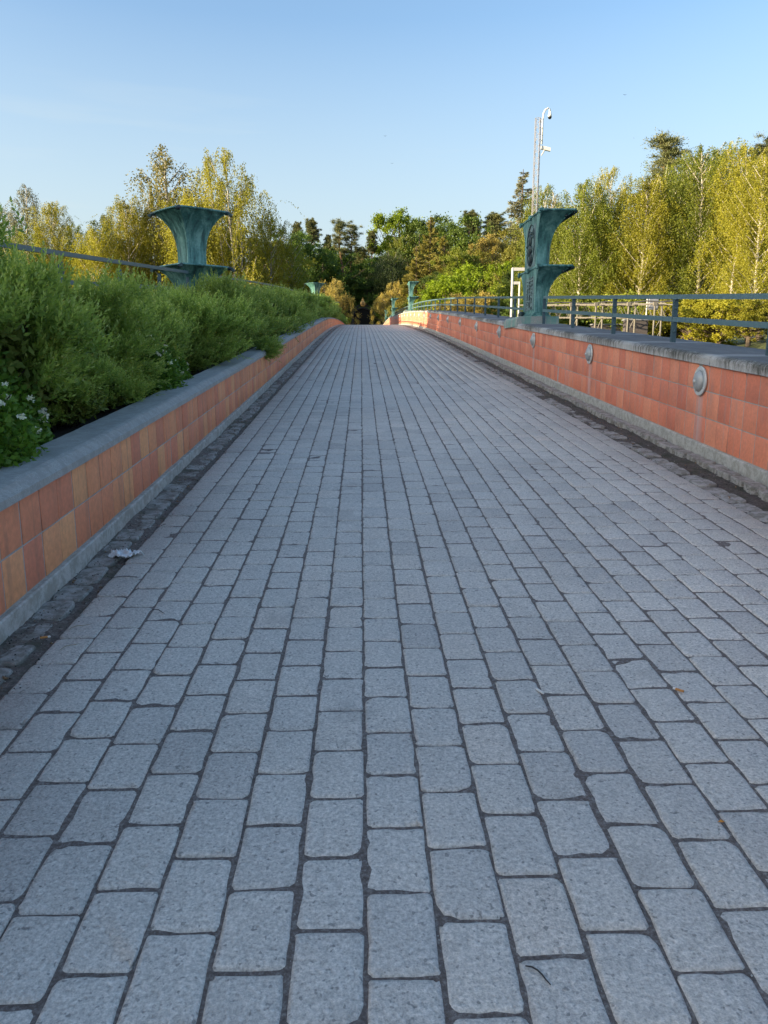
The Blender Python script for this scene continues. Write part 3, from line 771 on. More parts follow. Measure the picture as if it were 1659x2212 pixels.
# ------------------------------------------------------------------ leaves (numpy)
def unit(v): return v/np.maximum(np.linalg.norm(v, axis=-1, keepdims=True), 1e-6)
def leaf_quads(pos, d, L, Wd, droop=0, r=rng):
    """pos,d (n,3); returns V,F for rhombic leaves"""
    n = len(pos); d = unit(d); rnd = unit(r.normal(size=(n, 3))); s = unit(np.cross(d, rnd)); up_ = np.cross(s, d)
    L = np.broadcast_to(L, (n,))[:, None]; Wd = np.broadcast_to(Wd, (n,))[:, None]
    a = pos; b = pos+d*L*.45+s*Wd*.5+up_*L*.05; c = pos+d*L-up_*L*.06; e = pos+d*L*.45-s*Wd*.5+up_*L*.05
    V = np.stack([a, b, c, e], 1).reshape(-1, 3); F = np.arange(n*4).reshape(n, 4)
    return V, F
def leaf_obj(name, pos, d, L, Wd, mat, parent, tone=None, col=True):
    V, F = leaf_quads(pos, d, L, Wd)
    if tone is None: tone = rng.random(len(F))
    return mesh_np(name, V, [F], mat, parent, tone=tone, col=col)
# ------------------------------------------------------------------ hedge shrubs
def shrub(nshoot, nleaf, L, Wd, rad, seed, mat, name='foliage', spread=1.0, inner=.22, stemmat=None):
    """returns an Empty with foliage, inner leaves and stems; base at z=0"""
    g = np.random.default_rng(seed); e = empty('willow_shrub')
    # lumps
    K = 16; lump = unit(g.normal(size=(K, 3))+np.array([0, 0, .35])); lr = g.uniform(.15, .42, K)
    def surf(dr):
        r_ = np.full(len(dr), .70)
        for l_, a in zip(lump, lr): r_ += a*np.exp(-((1-(dr@l_))/.055))
        return r_
    KC = 64; cd = unit(g.normal(size=(KC, 3))+np.array([0, 0, .15])); cd[:, 2] = np.where(cd[:, 2] < -.55, -cd[:, 2], cd[:, 2])
    cr_ = surf(cd)*g.uniform(.66, 1.17, KC); ci = g.integers(0, KC, nshoot)
    back_ = g.random(nshoot)**1.4*.36; dr = unit(cd[ci]+g.normal(0, .10, (nshoot, 3))*(1.25-back_[:, None]*1.8))
    rr = (cr_[ci]-back_); depth = 1-back_
    C = np.array([0, 0, rad[2]*.82])
    base = C+dr*rr[:, None]*np.array(rad)
    base[:, 2] = np.maximum(base[:, 2], .02)
    sd = unit(dr*.70+np.array([0, 0, .62])+g.normal(0, .26, (nshoot, 3)))
    sl = g.uniform(.08, .19, nshoot)*(L/.040)**.6
    t = (np.arange(nleaf)+.5)/nleaf
    pos = base[:, None, :]+sd[:, None, :]*(sl[:, None]*t[None, :])[..., None]
    az = np.arange(nleaf)*2.4+g.uniform(0, 6, (nshoot, 1))
    p1 = unit(np.cross(sd, g.normal(size=(nshoot, 3)))); p2 = np.cross(sd, p1)
    ld = (np.cos(az)[..., None]*p1[:, None, :]+np.sin(az)[..., None]*p2[:, None, :])*(.95-.55*t)[None, :, None]+sd[:, None, :]*(.55+.6*t)[None, :, None]
    ld[..., 2] += .1
    LL = L*(1-.35*t)[None, :]*g.uniform(.75, 1.2, (nshoot, nleaf))
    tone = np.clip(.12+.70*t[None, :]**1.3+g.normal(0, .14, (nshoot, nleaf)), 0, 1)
    P_, D_, L_, T_ = pos.reshape(-1, 3), ld.reshape(-1, 3), LL.ravel(), tone.ravel()
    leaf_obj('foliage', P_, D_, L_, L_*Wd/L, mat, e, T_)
    # inner coarse leaves; shade inside the bush put in as darker colour
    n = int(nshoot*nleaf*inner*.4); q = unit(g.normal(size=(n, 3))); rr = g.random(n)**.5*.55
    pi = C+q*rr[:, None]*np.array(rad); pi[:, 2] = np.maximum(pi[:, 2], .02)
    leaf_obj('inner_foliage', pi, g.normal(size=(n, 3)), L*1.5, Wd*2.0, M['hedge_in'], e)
    mb = MB()
    for k in range(26):
        a = g.uniform(0, 6.28); r_ = g.uniform(.3, .68); tip = (math.cos(a)*r_*rad[0]*.85, math.sin(a)*r_*rad[1]*.85, g.uniform(.5, 1.5)*rad[2])
        b0 = (tip[0]*.15, tip[1]*.15, 0); md = (tip[0]*.6, tip[1]*.6, tip[2]*.55)
        mb.tube([b0, md, tip], [.011, .007, .003], 4)
    mb.build('stem', M['twig'], e)
    return e
near = [shrub(4200, 13, .038, .0145, (.84, .66, .50), 10+i, M['hedge']) for i in range(3)]
farp = [shrub(1500, 11, .060, .025, (.80, .66, .50), 30+i, M['hedge']) for i in range(3)]
used = set()
g = np.random.default_rng(77)
y = .9; i = 0; hlabs = []
desc = ['dense', 'loose', 'bushy', 'rounded', 'upright', 'spreading']
lst = []
while y < 84:
    lst.append(y); y += (.66 if y < 12 else .74)*g.uniform(.9, 1.12)
for i, y in enumerate(lst):
    pool = near if y < 11 else farp
    cand = [p for p in pool if p.name not in used]
    if cand: o = cand[0]; used.add(o.name)
    else: o = copy_tree(pool[g.integers(0, len(pool))])
    s = g.uniform(.90, 1.10)*(1.0 if y < 5.5 else .88); sx = s*(1.12 if i % 2 else 1.0)
    xx = (-2.08 if y < 8 else -2.14)+(.16 if i % 2 else -.12)+g.normal(0, .05)
    if y < 8: xx -= .10
    if abs(y-6.3) < .42 or abs(y-3.3) < .42: xx -= .42
    k = 1.0 if y < 36 else max(.7, 1-(y-36)/80)
    o.location = (xx, y, float(zr(y))+.40*min(1, max(.3, hl(y)))); o.scale = (sx*k, sx*k, s*(1.12 if y < 5.5 else 1.04)*k); o.rotation_euler = (0, 0, g.uniform(0, 6.28))
    if i < 20: lab = 'green willow leaved shrub in the left planter, %s along the hedge from the camera' % (ORD[i] if i else 'first')
    else: lab = 'green hedge shrub in the far part of the left planter'
    tag(o, lab, 'shrub', 'hedge shrubs in the left planter')
for i, (x, y, s_, lab) in enumerate([(-1.84, 4.75, .62, 'low tuft of willow leaved shrub filling the gap right behind the nearest flowering shrub'), (-1.84, 5.45, .58, 'low willow leaved tuft between the two groups of flowering shrubs'), (-1.84, 8.1, .60, 'low willow leaved tuft on the coping just beyond the hedge gap with flowers'), (-1.84, 10.6, .62, 'low shrub tuft leaning over the left coping before the bronze bowl'), (-1.84, 13.3, .62, 'low shrub tuft leaning over the left coping beside the bronze bowl')]):
    o = copy_tree(near[i % 3]); o.location = (x, y, float(zr(y))+.38); o.scale = (s_, s_*1.15, s_*.9); o.rotation_euler = (0, 0, i*1.7)
    tag(o, lab, 'shrub', 'low tufts along the left coping')
for p in near+farp:
    if p.name not in used:
        for c in list(p.children): bpy.data.objects.remove(c)
        bpy.data.objects.remove(p)
# flowering shrubs in front
def spirea(seed, n=1500):
    g = np.random.default_rng(seed); e = empty('flowering_shrub')
    dr = unit(g.normal(size=(n, 3))+np.array([.3, 0, .5])); dr[:, 2] = abs(dr[:, 2]); rr = 1-abs(g.normal(0, .16, n))
    base = dr*rr[:, None]*np.array([.34, .40, .52])+np.array([0, 0, .03])
    k = 5; pos = np.repeat(base, k, 0)+g.normal(0, .028, (n*k, 3)); d = np.repeat(dr, k, 0)*.7+g.normal(0, .7, (n*k, 3)); 
    leaf_obj('foliage', pos, d, g.uniform(.028, .048, n*k), g.uniform(.021, .035, n*k), M['spir'], e)
    pi = unit(g.normal(size=(1500, 3)))*np.array([.26, .30, .38])*g.random((1500, 1))**.4; pi[:, 2] = abs(pi[:, 2])
    leaf_obj('inner_foliage', pi, g.normal(size=(1500, 3)), .05, .04, M['hedge_in'], e)
    mb = MB()
    for q in range(9):
        a = g.uniform(0, 6.28); mb.tube([(0, 0, 0), (math.cos(a)*.15, math.sin(a)*.15, .3), (math.cos(a)*.28, math.sin(a)*.3, .46)], [.008, .006, .003], 4)
    mb.build('stem', M['twig'], e)
    m = 60; u = unit(g.normal(size=(m, 3))*np.array([1, 1, .5])); fp = np.repeat([[0, 0, 0]], m, 0)+u*np.array([.030, .030, .009])*g.random((m, 1))
    fl0 = leaf_obj('flower_cluster', fp, g.normal(size=(m, 3))+np.array([0, 0, 1]), .013, .012, M['flower'], e)
    for j in range(17):
        f = fl0 if j == 0 else fl0.copy()
        if j: COL.objects.link(f); f.parent = e
        q = unit(g.normal(size=3)+np.array([.8, -.2, .5])); q[2] = abs(q[2]); f.location = tuple(q*np.array([.36, .42, .54])*g.uniform(.96, 1.06)+np.array([0, 0, .04]))
        f.rotation_euler = (g.normal(0, .4), g.normal(0, .4), g.uniform(0, 6)); f.scale = (g.uniform(.7, 1.4),)*3
    return e
sp = [spirea(1), spirea(2)]
fl_pos = [(-1.72, 3.35, .84, 'white flowering shrub with lobed leaves spilling over the left coping, nearest the camera'),
          (-1.95, 3.9, .95, 'white flowering shrub set back behind the nearest flowering one in the left planter'),
          (-1.74, 6.2, .85, 'white flowering shrub in the gap between the first big hedge bushes'),
          (-1.78, 6.9, .72, 'smaller white flowering shrub just beyond the one in the hedge gap'),
          (-1.78, 9.6, .6, 'low green shrub with few white flowers by the coping further along')]
for i, (x, y, s, lab) in enumerate(fl_pos):
    o = sp[i] if i < 2 else copy_tree(sp[i % 2])
    o.location = (x, y, float(zr(y))+.42); o.scale = (s, s, s); o.rotation_euler = (0, 0, [0, .5, -.3, .8, 2][i])
    tag(o, lab, 'flowering shrub', 'white flowering shrubs in the planter')
# ------------------------------------------------------------------ trees
def limb_curve(p0, d, L, up_bend, n=6):
    pts = [Vector(p0)]; d = Vector(d).normalized()
    for i in range(n):
        d = (d+Vector((0, 0, up_bend/n))).normalized(); pts.append(pts[-1]+d*L/n)
    return pts
def parts(name, V, D, L, Wd, mat, mb, bark, tone=None):
    e = empty(name); leaf_obj('crown', V, D, L, Wd, mat, e, tone); mb.build('trunk', bark, e); return e
def birch(seed, H=14., nl=40, ns=26, R0=3.2, stems=1, dens=1.0, hang=1.6, mat='gold_birch', low=.12):
    g = np.random.default_rng(seed); mb = MB(); P = []; D = []; T = []
    for s_ in range(stems):
        a0 = g.uniform(0, 6.28); lean = .03 if stems == 1 else .16
        top = Vector((math.cos(a0)*H*lean, math.sin(a0)*H*lean, H*g.uniform(.9, 1)*.97))
        tp = [Vector((0, 0, -1.0))]+[Vector((top.x*(k/10)**1.3+g.normal(0, .06), top.y*(k/10)**1.3+g.normal(0, .06), top.z*k/10)) for k in range(0, 11)]
        mb.tube(tp, [.14]+[.125*(1-k/11.5)+.01 for k in range(11)], 7)
        for l in range(nl//stems):
            hk = low+(1-low)*(l+g.random())/(nl//stems); idx = min(9.99, hk*10); k = int(idx); p0 = tp[1+k].lerp(tp[min(2+k, 11)], idx-k)
            prof = (math.sin(min(1, (1-hk)*1.25+.08)*math.pi*.62))**.8
            Lm = R0*(.25+.85*prof)*g.uniform(.7, 1.15); az = l*2.4+g.normal(0, .4)
            if hk > .93: Lm = .5
            pts = limb_curve(p0, (math.cos(az), math.sin(az), .75+.7*hk), Lm, .25)
            mb.tube(pts, [.030*(1-i/7)+.005 for i in range(7)], 4)
            for q in range(int(ns*(.4+.6*min(1, Lm/R0)))):
                t = g.uniform(.12, 1)**.8*6; i = min(5, int(t)); p = pts[i].lerp(pts[i+1], t-i)
                hl_ = hang*g.uniform(.35, 1.2)*(1.0 if hk < .85 else .45); m = max(4, int(hl_/.058*dens))
                tt = np.linspace(0, 1, m)[:, None]; out = np.array([math.cos(az)+g.normal(0, .8), math.sin(az)+g.normal(0, .8), 0])*.32
                st = np.array(p)[None, :]+out*hl_*np.sqrt(tt)+np.array([0, 0, -1])*hl_*(tt**1.3)+np.array([0, 0, .28*hl_])*np.sin(tt*math.pi*.8)
                P.append(st+g.normal(0, .05, st.shape)); D.append(np.tile([0, 0, -1.], (m, 1))*.8+g.normal(0, .6, (m, 3))); T.append(np.full(m, g.uniform(.1, .9))+g.normal(0, .1, m))
    P = np.concatenate(P); D = np.concatenate(D); T = np.clip(np.concatenate(T), 0, 1)
    return parts('birch_tree', P, D, g.uniform(.075, .12, len(P)), g.uniform(.045, .072, len(P)), M[mat], mb, M['birchbark'], T)
def broadleaf(seed, H=12., Rw=4., nc=80, per=200, leaf=.2, mat='mid_leaf', name='broadleaf_tree', low=.12, bark='bark', cr=.75):
    g = np.random.default_rng(seed); mb = MB(); P = []; D = []; T = []
    mb.tube([(0, 0, -1), (0, 0, .1*H), (.1, .05, H*.5), (0, .1, H*.85)], [.28, .25, .15, .04], 7)
    # lobes of the crown
    lob = [(np.array([g.normal(0, .42)*Rw, g.normal(0, .42)*Rw, H*g.uniform(low+.2, .82)]), Rw*g.uniform(.38, .62)) for _ in range(12)]
    lob.append((np.array([0, 0, H*.80]), Rw*.5)); lob.append((np.array([0, 0, H*.55]), Rw*.75))
    for k in range(nc):
        c, r_ = lob[g.integers(0, len(lob))]
        u = unit(g.normal(size=3)+np.array([0, 0, .3])); cc = c+u*r_*np.array([1, 1, .85])*g.uniform(.8, 1.05); cc[2] = np.clip(cc[2], H*low, H)
        if g.random() < .35: mb.tube([(0, 0, max(.1*H, cc[2]*.55)), tuple((cc*.5)+np.array([0, 0, cc[2]*.28])), tuple(cc)], [.08, .05, .015], 4)
        q = unit(g.normal(size=(per, 3))); rr = np.abs(g.normal(0, .55, per))*cr*g.uniform(.6, 1.2)*Rw/4
        p = cc+q*rr[:, None]*np.array([1, 1, .62]); P.append(p); D.append(q+g.normal(0, .6, (per, 3))+np.array([0, 0, -.2]))
        T.append(np.clip(g.uniform(.15, .85)+g.normal(0, .12, per), 0, 1))
    P = np.concatenate(P); D = np.concatenate(D)
    return parts(name, P, D, leaf*g.uniform(.7, 1.2, len(P)), leaf*.62*g.uniform(.7, 1.2, len(P)), M[mat], mb, M[bark], np.concatenate(T))
def pine(seed, H=18., mat='pine_leaf', crown=.45, Rw=3., twin=False, cone=.75):
    g = np.random.default_rng(seed); mb = MB(); P = []; D = []; T = []
    stems = [(-1.1, .2), (1.1, -.3)] if twin else [(0, 0)]
    for sx, sy in stems:
        tp = [Vector((0, 0, -1)), Vector((sx*.1, 0, H*.3)), Vector((sx*.7+g.normal(0, .1), sy, H*.6)), Vector((sx*1.2, sy+g.normal(0, .1), H*.8)), Vector((sx*1.4, sy, H*.98))]
        mb.tube(tp, [.3, .24, .19, .12, .04], 7)
        nb = 30 if not twin else 11
        for l in range(nb):
            hk = 1-crown+crown*(l+g.random()*.8)/nb; k = hk*H; 
            if k < H*.6: p0 = tp[1].lerp(tp[2], (k/H-.3)/.3)
            elif k < H*.8: p0 = tp[2].lerp(tp[3], (k/H-.6)/.2)
            else: p0 = tp[3].lerp(tp[4], min(1, (k/H-.8)/.18))
            az = l*2.4+g.normal(0, .5); Lm = Rw*(1.08-cone*((hk-1+crown)/crown)**(1.6 if cone < .8 else .9))*g.uniform(.6, 1.15)*(.6 if twin else 1)
            pts = limb_curve(p0, (math.cos(az), math.sin(az), .35), Lm, .45, 5); mb.tube(pts, [.08, .07, .055, .04, .03, .015], 5)
            for c in range(g.integers(7, 11)):
                t = g.uniform(.35, 1.05)*5; i = min(4, int(t)); cc = np.array(pts[i].lerp(pts[i+1], t-i))+g.normal(0, .34, 3)*np.array([1, 1, .8]); cc[2] += .15
                n = 150; q = unit(g.normal(size=(n, 3))); q[:, 2] = q[:, 2]*.8+.15
                rad = g.uniform(.35, .62)*Rw/3; P.append(cc+q*np.abs(g.normal(0, .6, n))[:, None]*rad*np.array([1.1, 1.1, .62])); D.append(q*np.array([1, 1, .6])+np.array([0, 0, .35])+g.normal(0, .3, (n, 3)))
                T.append(np.clip(g.uniform(0, .8)+g.normal(0, .15, n), 0, 1))
    P = np.concatenate(P); D = np.concatenate(D)
    return parts('pine_tree', P, D, .19, .05, M[mat], mb, M['pinebark'], np.concatenate(T))
def spruce(seed, H=16., Rw=2.6, mat='spruce_leaf', name='spruce_tree', dens=1.0, bark='bark'):
    g = np.random.default_rng(seed); mb = MB(); P = []; D = []; T = []
    mb.tube([(0, 0, -1), (0, 0, H*.5), (0, 0, H)], [.22, .13, .02], 7)
    z = H*.06
    while z < H*.985:
        f = 1-z/H; nb = max(3, int(6*f+3))
        for k in range(nb):
            az = g.uniform(0, 6.28); Lm = Rw*(f**.85)*g.uniform(.65, 1.12)+.12
            pts = limb_curve((0, 0, z), (math.cos(az), math.sin(az), -.05+.25*(1-f)), Lm, .12, 4); mb.tube(pts, [.03, .025, .018, .012, .006], 3)
            n = int(60*Lm*dens)+8; t = g.random(n)**.7; base = np.array(pts[0])[None, :]+(np.array(pts[-1])-np.array(pts[0]))[None, :]*t[:, None]
            side = np.array([-math.sin(az), math.cos(az), 0])[None, :]*(g.normal(0, .17, n)*(1.25-t)*Lm*.6)[:, None]
            P.append(base+side+np.array([0, 0, -1])*abs(g.normal(0, .13, n))[:, None]); D.append(np.array([math.cos(az), math.sin(az), -.45])+g.normal(0, .45, (n, 3))); T.append(np.clip(t*.6+g.normal(.2, .15, n), 0, 1))
        z += .30*(H/16)
    P = np.concatenate(P); D = np.concatenate(D)
    return parts(name, P, D, .24, .075, M[mat], mb, M[bark], np.concatenate(T))
protos = {}
def proto(key, o, H):
    cr = [c for c in o.children if c.name.startswith('crown')][0]; co = np.empty(len(cr.data.vertices)*3, np.float32); cr.data.vertices.foreach_get('co', co)
    protos[key] = [o, float(np.percentile(co.reshape(-1, 3)[:, 2], 99.6)), False]
proto('b1', birch(1, 14, 64, 44, 3.3), 14)
proto('b2', birch(2, 14, 60, 40, 2.9, mat='green_birch'), 14)
proto('b3', birch(3, 14, 72, 40, 3.9, stems=3, hang=1.9), 14)
proto('b4', birch(4, 14, 46, 32, 2.1, dens=.85, hang=1.3, mat='pale_birch', low=.3), 14)
proto('br1', broadleaf(5, 12, 4.2, 230, 120, .2), 12)
proto('br2', broadleaf(6, 12, 3.6, 200, 120, .2, cr=.7), 12)
proto('ug', broadleaf(21, 5, 3.2, 260, 110, .17, mat='gold_birch', name='bush', low=.02, cr=.6), 5)
proto('ug2', broadleaf(22, 5, 2.6, 240, 110, .17, mat='green_birch', name='bush', low=.02, cr=.55), 5)
proto('sh1', broadleaf(8, 5, 3.0, 260, 80, .13, mat='bronze_leaf', name='ornamental_bush', low=.04, cr=.62), 5)
proto('p1', pine(9, crown=.42, Rw=2.6), 18)
proto('p4', pine(19, crown=.20, Rw=1.7), 18)
proto('p2', pine(10, twin=True, crown=.30, Rw=2.6), 18)
proto('p3', pine(12, 18, crown=.6, Rw=3.4, cone=.93), 18)
proto('s1', spruce(13), 16)
proto('la', spruce(14, 14, 3.6, 'larch_leaf', 'larch_tree', 1.5), 14)
proto('wi', birch(15, 12, 40, 34, 3.6, dens=.8, hang=4.0, mat='willow_leaf', low=.55), 12)
for k_ in protos:
    if k_ == 'wi': protos[k_][0].name = 'willow_tree'
def tree(key, px, top, D, lab, cat, w=1.0, mat=None, group=None, base=None, top_is_z=False):
    p = protos[key]
    if p[2]: o = copy_tree(p[0])
    else: o = p[0]; p[2] = True
    x, zt_ = at(px, top, D); z0 = float(zt(x, D)) if base is None else base
    s = (zt_-z0)/p[1]; o.location = (x, D, z0); o.scale = (s*w, s*w, s); o.rotation_euler = (0, 0, random.uniform(0, 6.28))
    if mat:
        for c in o.children:
            if c.name.startswith('crown'): c.material_slots[0].link = 'OBJECT'; c.material_slots[0].material = M[mat]
    tag(o, lab, cat, group)
    return o
# right hand side (from the nearest edge inwards)
gR = 'golden birches beyond the right wall'
tree('b1', 1605, 322, 47, 'tall golden birch with two pale forked stems near the right edge of the view', 'birch tree', 1.0, 'gold_birch', gR)
tree('b2', 1534, 322, 49, 'tall narrow birch, left neighbour of the forked one near the right edge', 'birch tree', 1.1, 'green_birch', gR)
tree('b1', 1572, 318, 54, 'birch top standing between the two tall birches at the right edge', 'birch tree', .9, 'green_birch', gR)
tree('b1', 1660, 345, 44, 'golden birch cut off by the right edge of the view', 'birch tree', 1.1, 'gold_birch', gR)
tree('b3', 1455, 352, 52, 'birch with drooping strands right of the tall crowned pine', 'birch tree', .9, 'green_birch', gR)
tree('b1', 1492, 342, 57, 'dull green birch tip rising right of the tall pine', 'birch tree', .8, 'green_birch', gR)
tree('b3', 1352, 372, 54, 'broad golden birch left of the tall crowned pine', 'birch tree', .85, 'gold_birch', gR)
tree('b2', 1398, 385, 50, 'birch in front of the tall crowned pine', 'birch tree', 1.1, 'gold_birch', gR)
tree('b1', 1310, 435, 52, 'lower birch at the dip in the right hand tree line', 'birch tree', 1.1, 'green_birch', gR)
tree('b2', 1262, 402, 52, 'birch with pale trunk seen right of the bronze pillar', 'birch tree', 1.05, 'green_birch', gR)
tree('b3', 1212, 412, 55, 'birch directly behind the arm of the nearest right pillar', 'birch tree', .85, 'green_birch', gR)
tree('b4', 1184, 420, 58, 'thin pale birch top beside the lattice mast', 'birch tree', .9, 'pale_birch', gR)
tree('p3', 1440, 290, 62, 'tall pine with dense orange branched crown above the right hand birches', 'pine tree', 1.25)
tree('p1', 1655, 298, 60, 'pine top cut by the right edge of the view', 'pine tree', .95)
for i, (px, tp, D, lab) in enumerate([(1560, 640, 38, 'low golden sapling birch under the big ones by the right edge'), (1500, 640, 40, 'low leafy birch regrowth beside two pale trunks'), (1625, 650, 36, 'bushy golden undergrowth at the far right above the coping'), (1440, 655, 42, 'golden undergrowth behind the gantry end'), (1375, 640, 46, 'yellow green bush behind the middle of the gantry'), (1320, 640, 48, 'dark bush behind the sunlit part of the gantry'), (1265, 650, 48, 'green bush behind the left part of the gantry')]):
    tree(['ug', 'ug2'][i % 2], px, tp, D, lab, 'bush', 1.15, ['gold_birch', 'gold_birch', 'gold_birch', 'gold_birch', 'green_birch', 'green_birch', 'mid_leaf'][i], 'undergrowth along the right bank')
# back right row to close the gaps
for i, (px, tp) in enumerate([(1240, 470), (1330, 480), (1410, 430), (1500, 430), (1590, 400), (1670, 400), (1180, 520)]):
    tree('br1', px, tp, 68, ['dark tree filling the gap right of the pillar', 'dark tree at the dip in the birch row', 'dark tree behind the broad golden birch', 'dark tree between the tall pine and the edge birches', 'dark tree behind the edge birches', 'dark tree behind the last birch on the right', 'dark green tree behind the upper arm of the pillar'][i], 'tree', 1.0, 'mid_leaf', 'darker trees behind the birches')
# left hand side
gL = 'birches beyond the left railing'
tree('b3', 512, 345, 56, 'tall many stemmed weeping birch right of the big bronze bowl', 'birch tree', .80, 'gold_birch', gL)
tree('b4', 375, 330, 58, 'tallest thin birch, half bare top, directly above the bronze bowl', 'birch tree', 1.35, 'pale_birch', gL)
tree('b1', 392, 430, 55, 'golden birch hidden behind the bronze bowl', 'birch tree', 1.0, 'gold_birch', gL)
tree('b3', 330, 418, 58, 'golden birch left of the bronze bowl', 'birch tree', .7, 'gold_birch', gL)
tree('b1', 262, 440, 56, 'golden birch third from the left edge', 'birch tree', 1.0, 'gold_birch', gL)
tree('b2', 232, 470, 60, 'greenish birch behind the third golden one', 'birch tree', 1.0, 'green_birch', gL)
tree('b1', 117, 442, 56, 'conical golden birch second from the left edge', 'birch tree', .95, 'gold_birch', gL)
tree('b4', 44, 402, 58, 'thin grey green birch with pointed top near the left edge', 'birch tree', 1.1, 'spruce_leaf', gL)
tree('b4', 6, 450, 60, 'thin dark tree top cut by the left edge', 'birch tree', 1.3, 'pine_leaf', gL)
tree('b2', 160, 490, 60, 'small olive birch between two golden ones', 'birch tree', .9, 'green_birch', gL)
tree('b2', 60, 500, 56, 'low dark birch at the left edge', 'birch tree', 1.3, 'green_birch', gL)
tree('b1', 195, 500, 54, 'low golden birch just above the left rail', 'birch tree', 1.1, 'gold_birch', gL)
tree('b1', 575, 470, 60, 'golden birch at the right flank of the many stemmed one', 'birch tree', .8, 'gold_birch', gL)
tree('b1', 450, 440, 62, 'golden birch between the bowl and the many stemmed birch', 'birch tree', .9, 'gold_birch', gL)
tree('b4', 632, 520, 62, 'small airy young birch in front of the dark round tree', 'birch tree', 1.3, 'green_birch', gL)
for i, (px, tp) in enumerate([(20, 520), (120, 540), (220, 530), (320, 520), (420, 500), (520, 500)]):
    tree('br2', px, tp, 66, ['olive tree mass at the left edge', 'olive tree behind the conical birch', 'olive tree behind the third birch', 'olive tree left behind the bowl', 'olive tree right behind the bowl', 'olive tree behind the many stemmed birch'][i], 'tree', 1.3, ['mid_leaf', 'green_birch', 'gold_birch', 'green_birch', 'gold_birch', 'gold_birch'][i], 'fuller trees behind the left birches')
# centre wood behind the gate
gC = 'trees of the park behind the gate'
C_ = [('br1', 655, 506, 122, 'large round dark green tree left of the gate', 1.0, 'dark_leaf'), ('br2', 600, 522, 112, 'mid green tree touching the golden birches, left of centre', .9, 'mid_leaf'),
 ('br1', 712, 585, 124, 'lower dark tree between the round one and the gate', 1.0, 'dark_leaf'), ('br1', 640, 600, 112, 'dark green tree low behind the left hedge', 1.3, 'dark_leaf'), ('br1', 695, 540, 126, 'dark tree right of the large round one', 1.2, 'dark_leaf'),
 ('p4', 642, 480, 135, 'small pine top peeping over the round green tree', 0.55, None), ('p4', 673, 473, 130, 'brownish pine with narrow rounded top left of centre', 0.7, None), ('p4', 708, 508, 130, 'dark leaning pine below the brownish one', 0.5, None),
 ('p2', 748, 476, 130, 'open crowned twin pine standing alone against the sky', 1.0, None), ('p4', 803, 500, 135, 'small dark pine right of the twin pine', 0.55, None), ('p4', 778, 535, 138, 'dark low pine in the saddle of the wood', 1.2, None),
 ('br1', 760, 552, 145, 'dark tree in the saddle of the wood', 1.4, 'dark_leaf'), ('br1', 722, 535, 150, 'dark tree below the twin pine, left', 1.4, 'dark_leaf'), ('br1', 812, 538, 150, 'dark tree below the small dark pine', 1.3, 'dark_leaf'),
 ('br1', 745, 560, 131, 'dense dark green crown under the twin pine', 1.1, 'dark_leaf'), ('br1', 778, 572, 134, 'dense dark green crown above the gate, right under the sky gap', 1.1, 'dark_leaf'), ('br1', 808, 560, 136, 'dense dark green crown beside the weeping willow', 1.1, 'dark_leaf'),
 ('br2', 745, 600, 125, 'olive shaded tree above the left golden bush', 1.3, 'mid_leaf'), ('br2', 790, 605, 128, 'deep shaded tree right above the gate', 1.5, 'dark_leaf'), ('br1', 785, 640, 124, 'nearly black tree directly behind the gate arch', 1.7, 'dark_leaf'),
 ('wi', 850, 545, 124, 'dark weeping willow right of the gate', 1.1, 'willow_leaf'), ('wi', 825, 570, 130, 'shaded weeping willow just right above the gate', 1.0, 'willow_leaf'),
 ('br2', 866, 456, 136, 'tallest leafy green tree right of the gate', .85, 'lime_leaf'), ('br1', 905, 480, 128, 'green tree beside the tallest leafy one', .9, 'mid_leaf'), ('br1', 950, 470, 132, 'dark green tree on the ridge right of centre', .9, 'mid_leaf'), ('b1', 868, 515, 130, 'yellow green weeping tree below the tallest leafy one', 1.0, 'green_birch'),
 ('la', 930, 480, 108, 'golden brown larch right of the willow', 1.0, 'larch_leaf'), ('la', 900, 540, 104, 'broad golden brown conifer right of the willow', 1.25, 'larch_leaf'), ('la', 960, 520, 112, 'olive brown conifer between larch and green tree', 1.2, 'larch_leaf'),
 ('br1', 1015, 470, 120, 'mid green tree under the ridge pine', .9, 'mid_leaf'), ('p4', 1018, 456, 130, 'pine on the ridge left of the spruce', 0.9, None), ('p4', 1070, 460, 130, 'flat topped pine on the ridge next to the spruce', 1.0, None), ('s1', 1130, 384, 118, 'tall ragged spruce left of the lattice mast', 1.6, None),
 ('br1', 1100, 500, 118, 'olive tree below the spruce', 1.0, 'olive_leaf'), ('br2', 1062, 510, 112, 'bronze tinted tree right of centre', .8, 'bronze_leaf'), ('br1', 1040, 545, 108, 'olive tree in the middle of the right hand slope', 1.1, 'olive_leaf'),
 ('br2', 985, 540, 104, 'yellow green tree on the slope right of the larch', 1.0, 'green_birch'), ('br2', 940, 590, 98, 'shaded olive tree low behind the second right pillar', 1.1, 'mid_leaf'), ('br1', 1010, 575, 90, 'bright lime green tree above the railing', 1.2, 'lime_leaf'),
 ('br2', 960, 600, 88, 'lime green tree left of the brightest one', 1.0, 'lime_leaf'), ('br1', 1075, 590, 84, 'yellow green tree left of the white posts', 1.1, 'green_birch'), ('br2', 1120, 560, 80, 'yellow tree behind the white posts', 1.0, 'lime_leaf'), ('br1', 1150, 500, 84, 'olive tree behind the nearest right pillar', 1.0, 'olive_leaf'),
 ('br1', 880, 620, 106, 'shaded olive tree between willow and second pillar', 1.1, 'mid_leaf'), ('br2', 1050, 635, 78, 'golden bush low behind the railing', 1.2, 'bronze_leaf'), ('br2', 985, 640, 80, 'bronze bush low behind the railing curve', 1.2, 'bronze_leaf'), ('br2', 1110, 640, 74, 'dark bush low behind the railing near the white posts', 1.2, 'mid_leaf')]
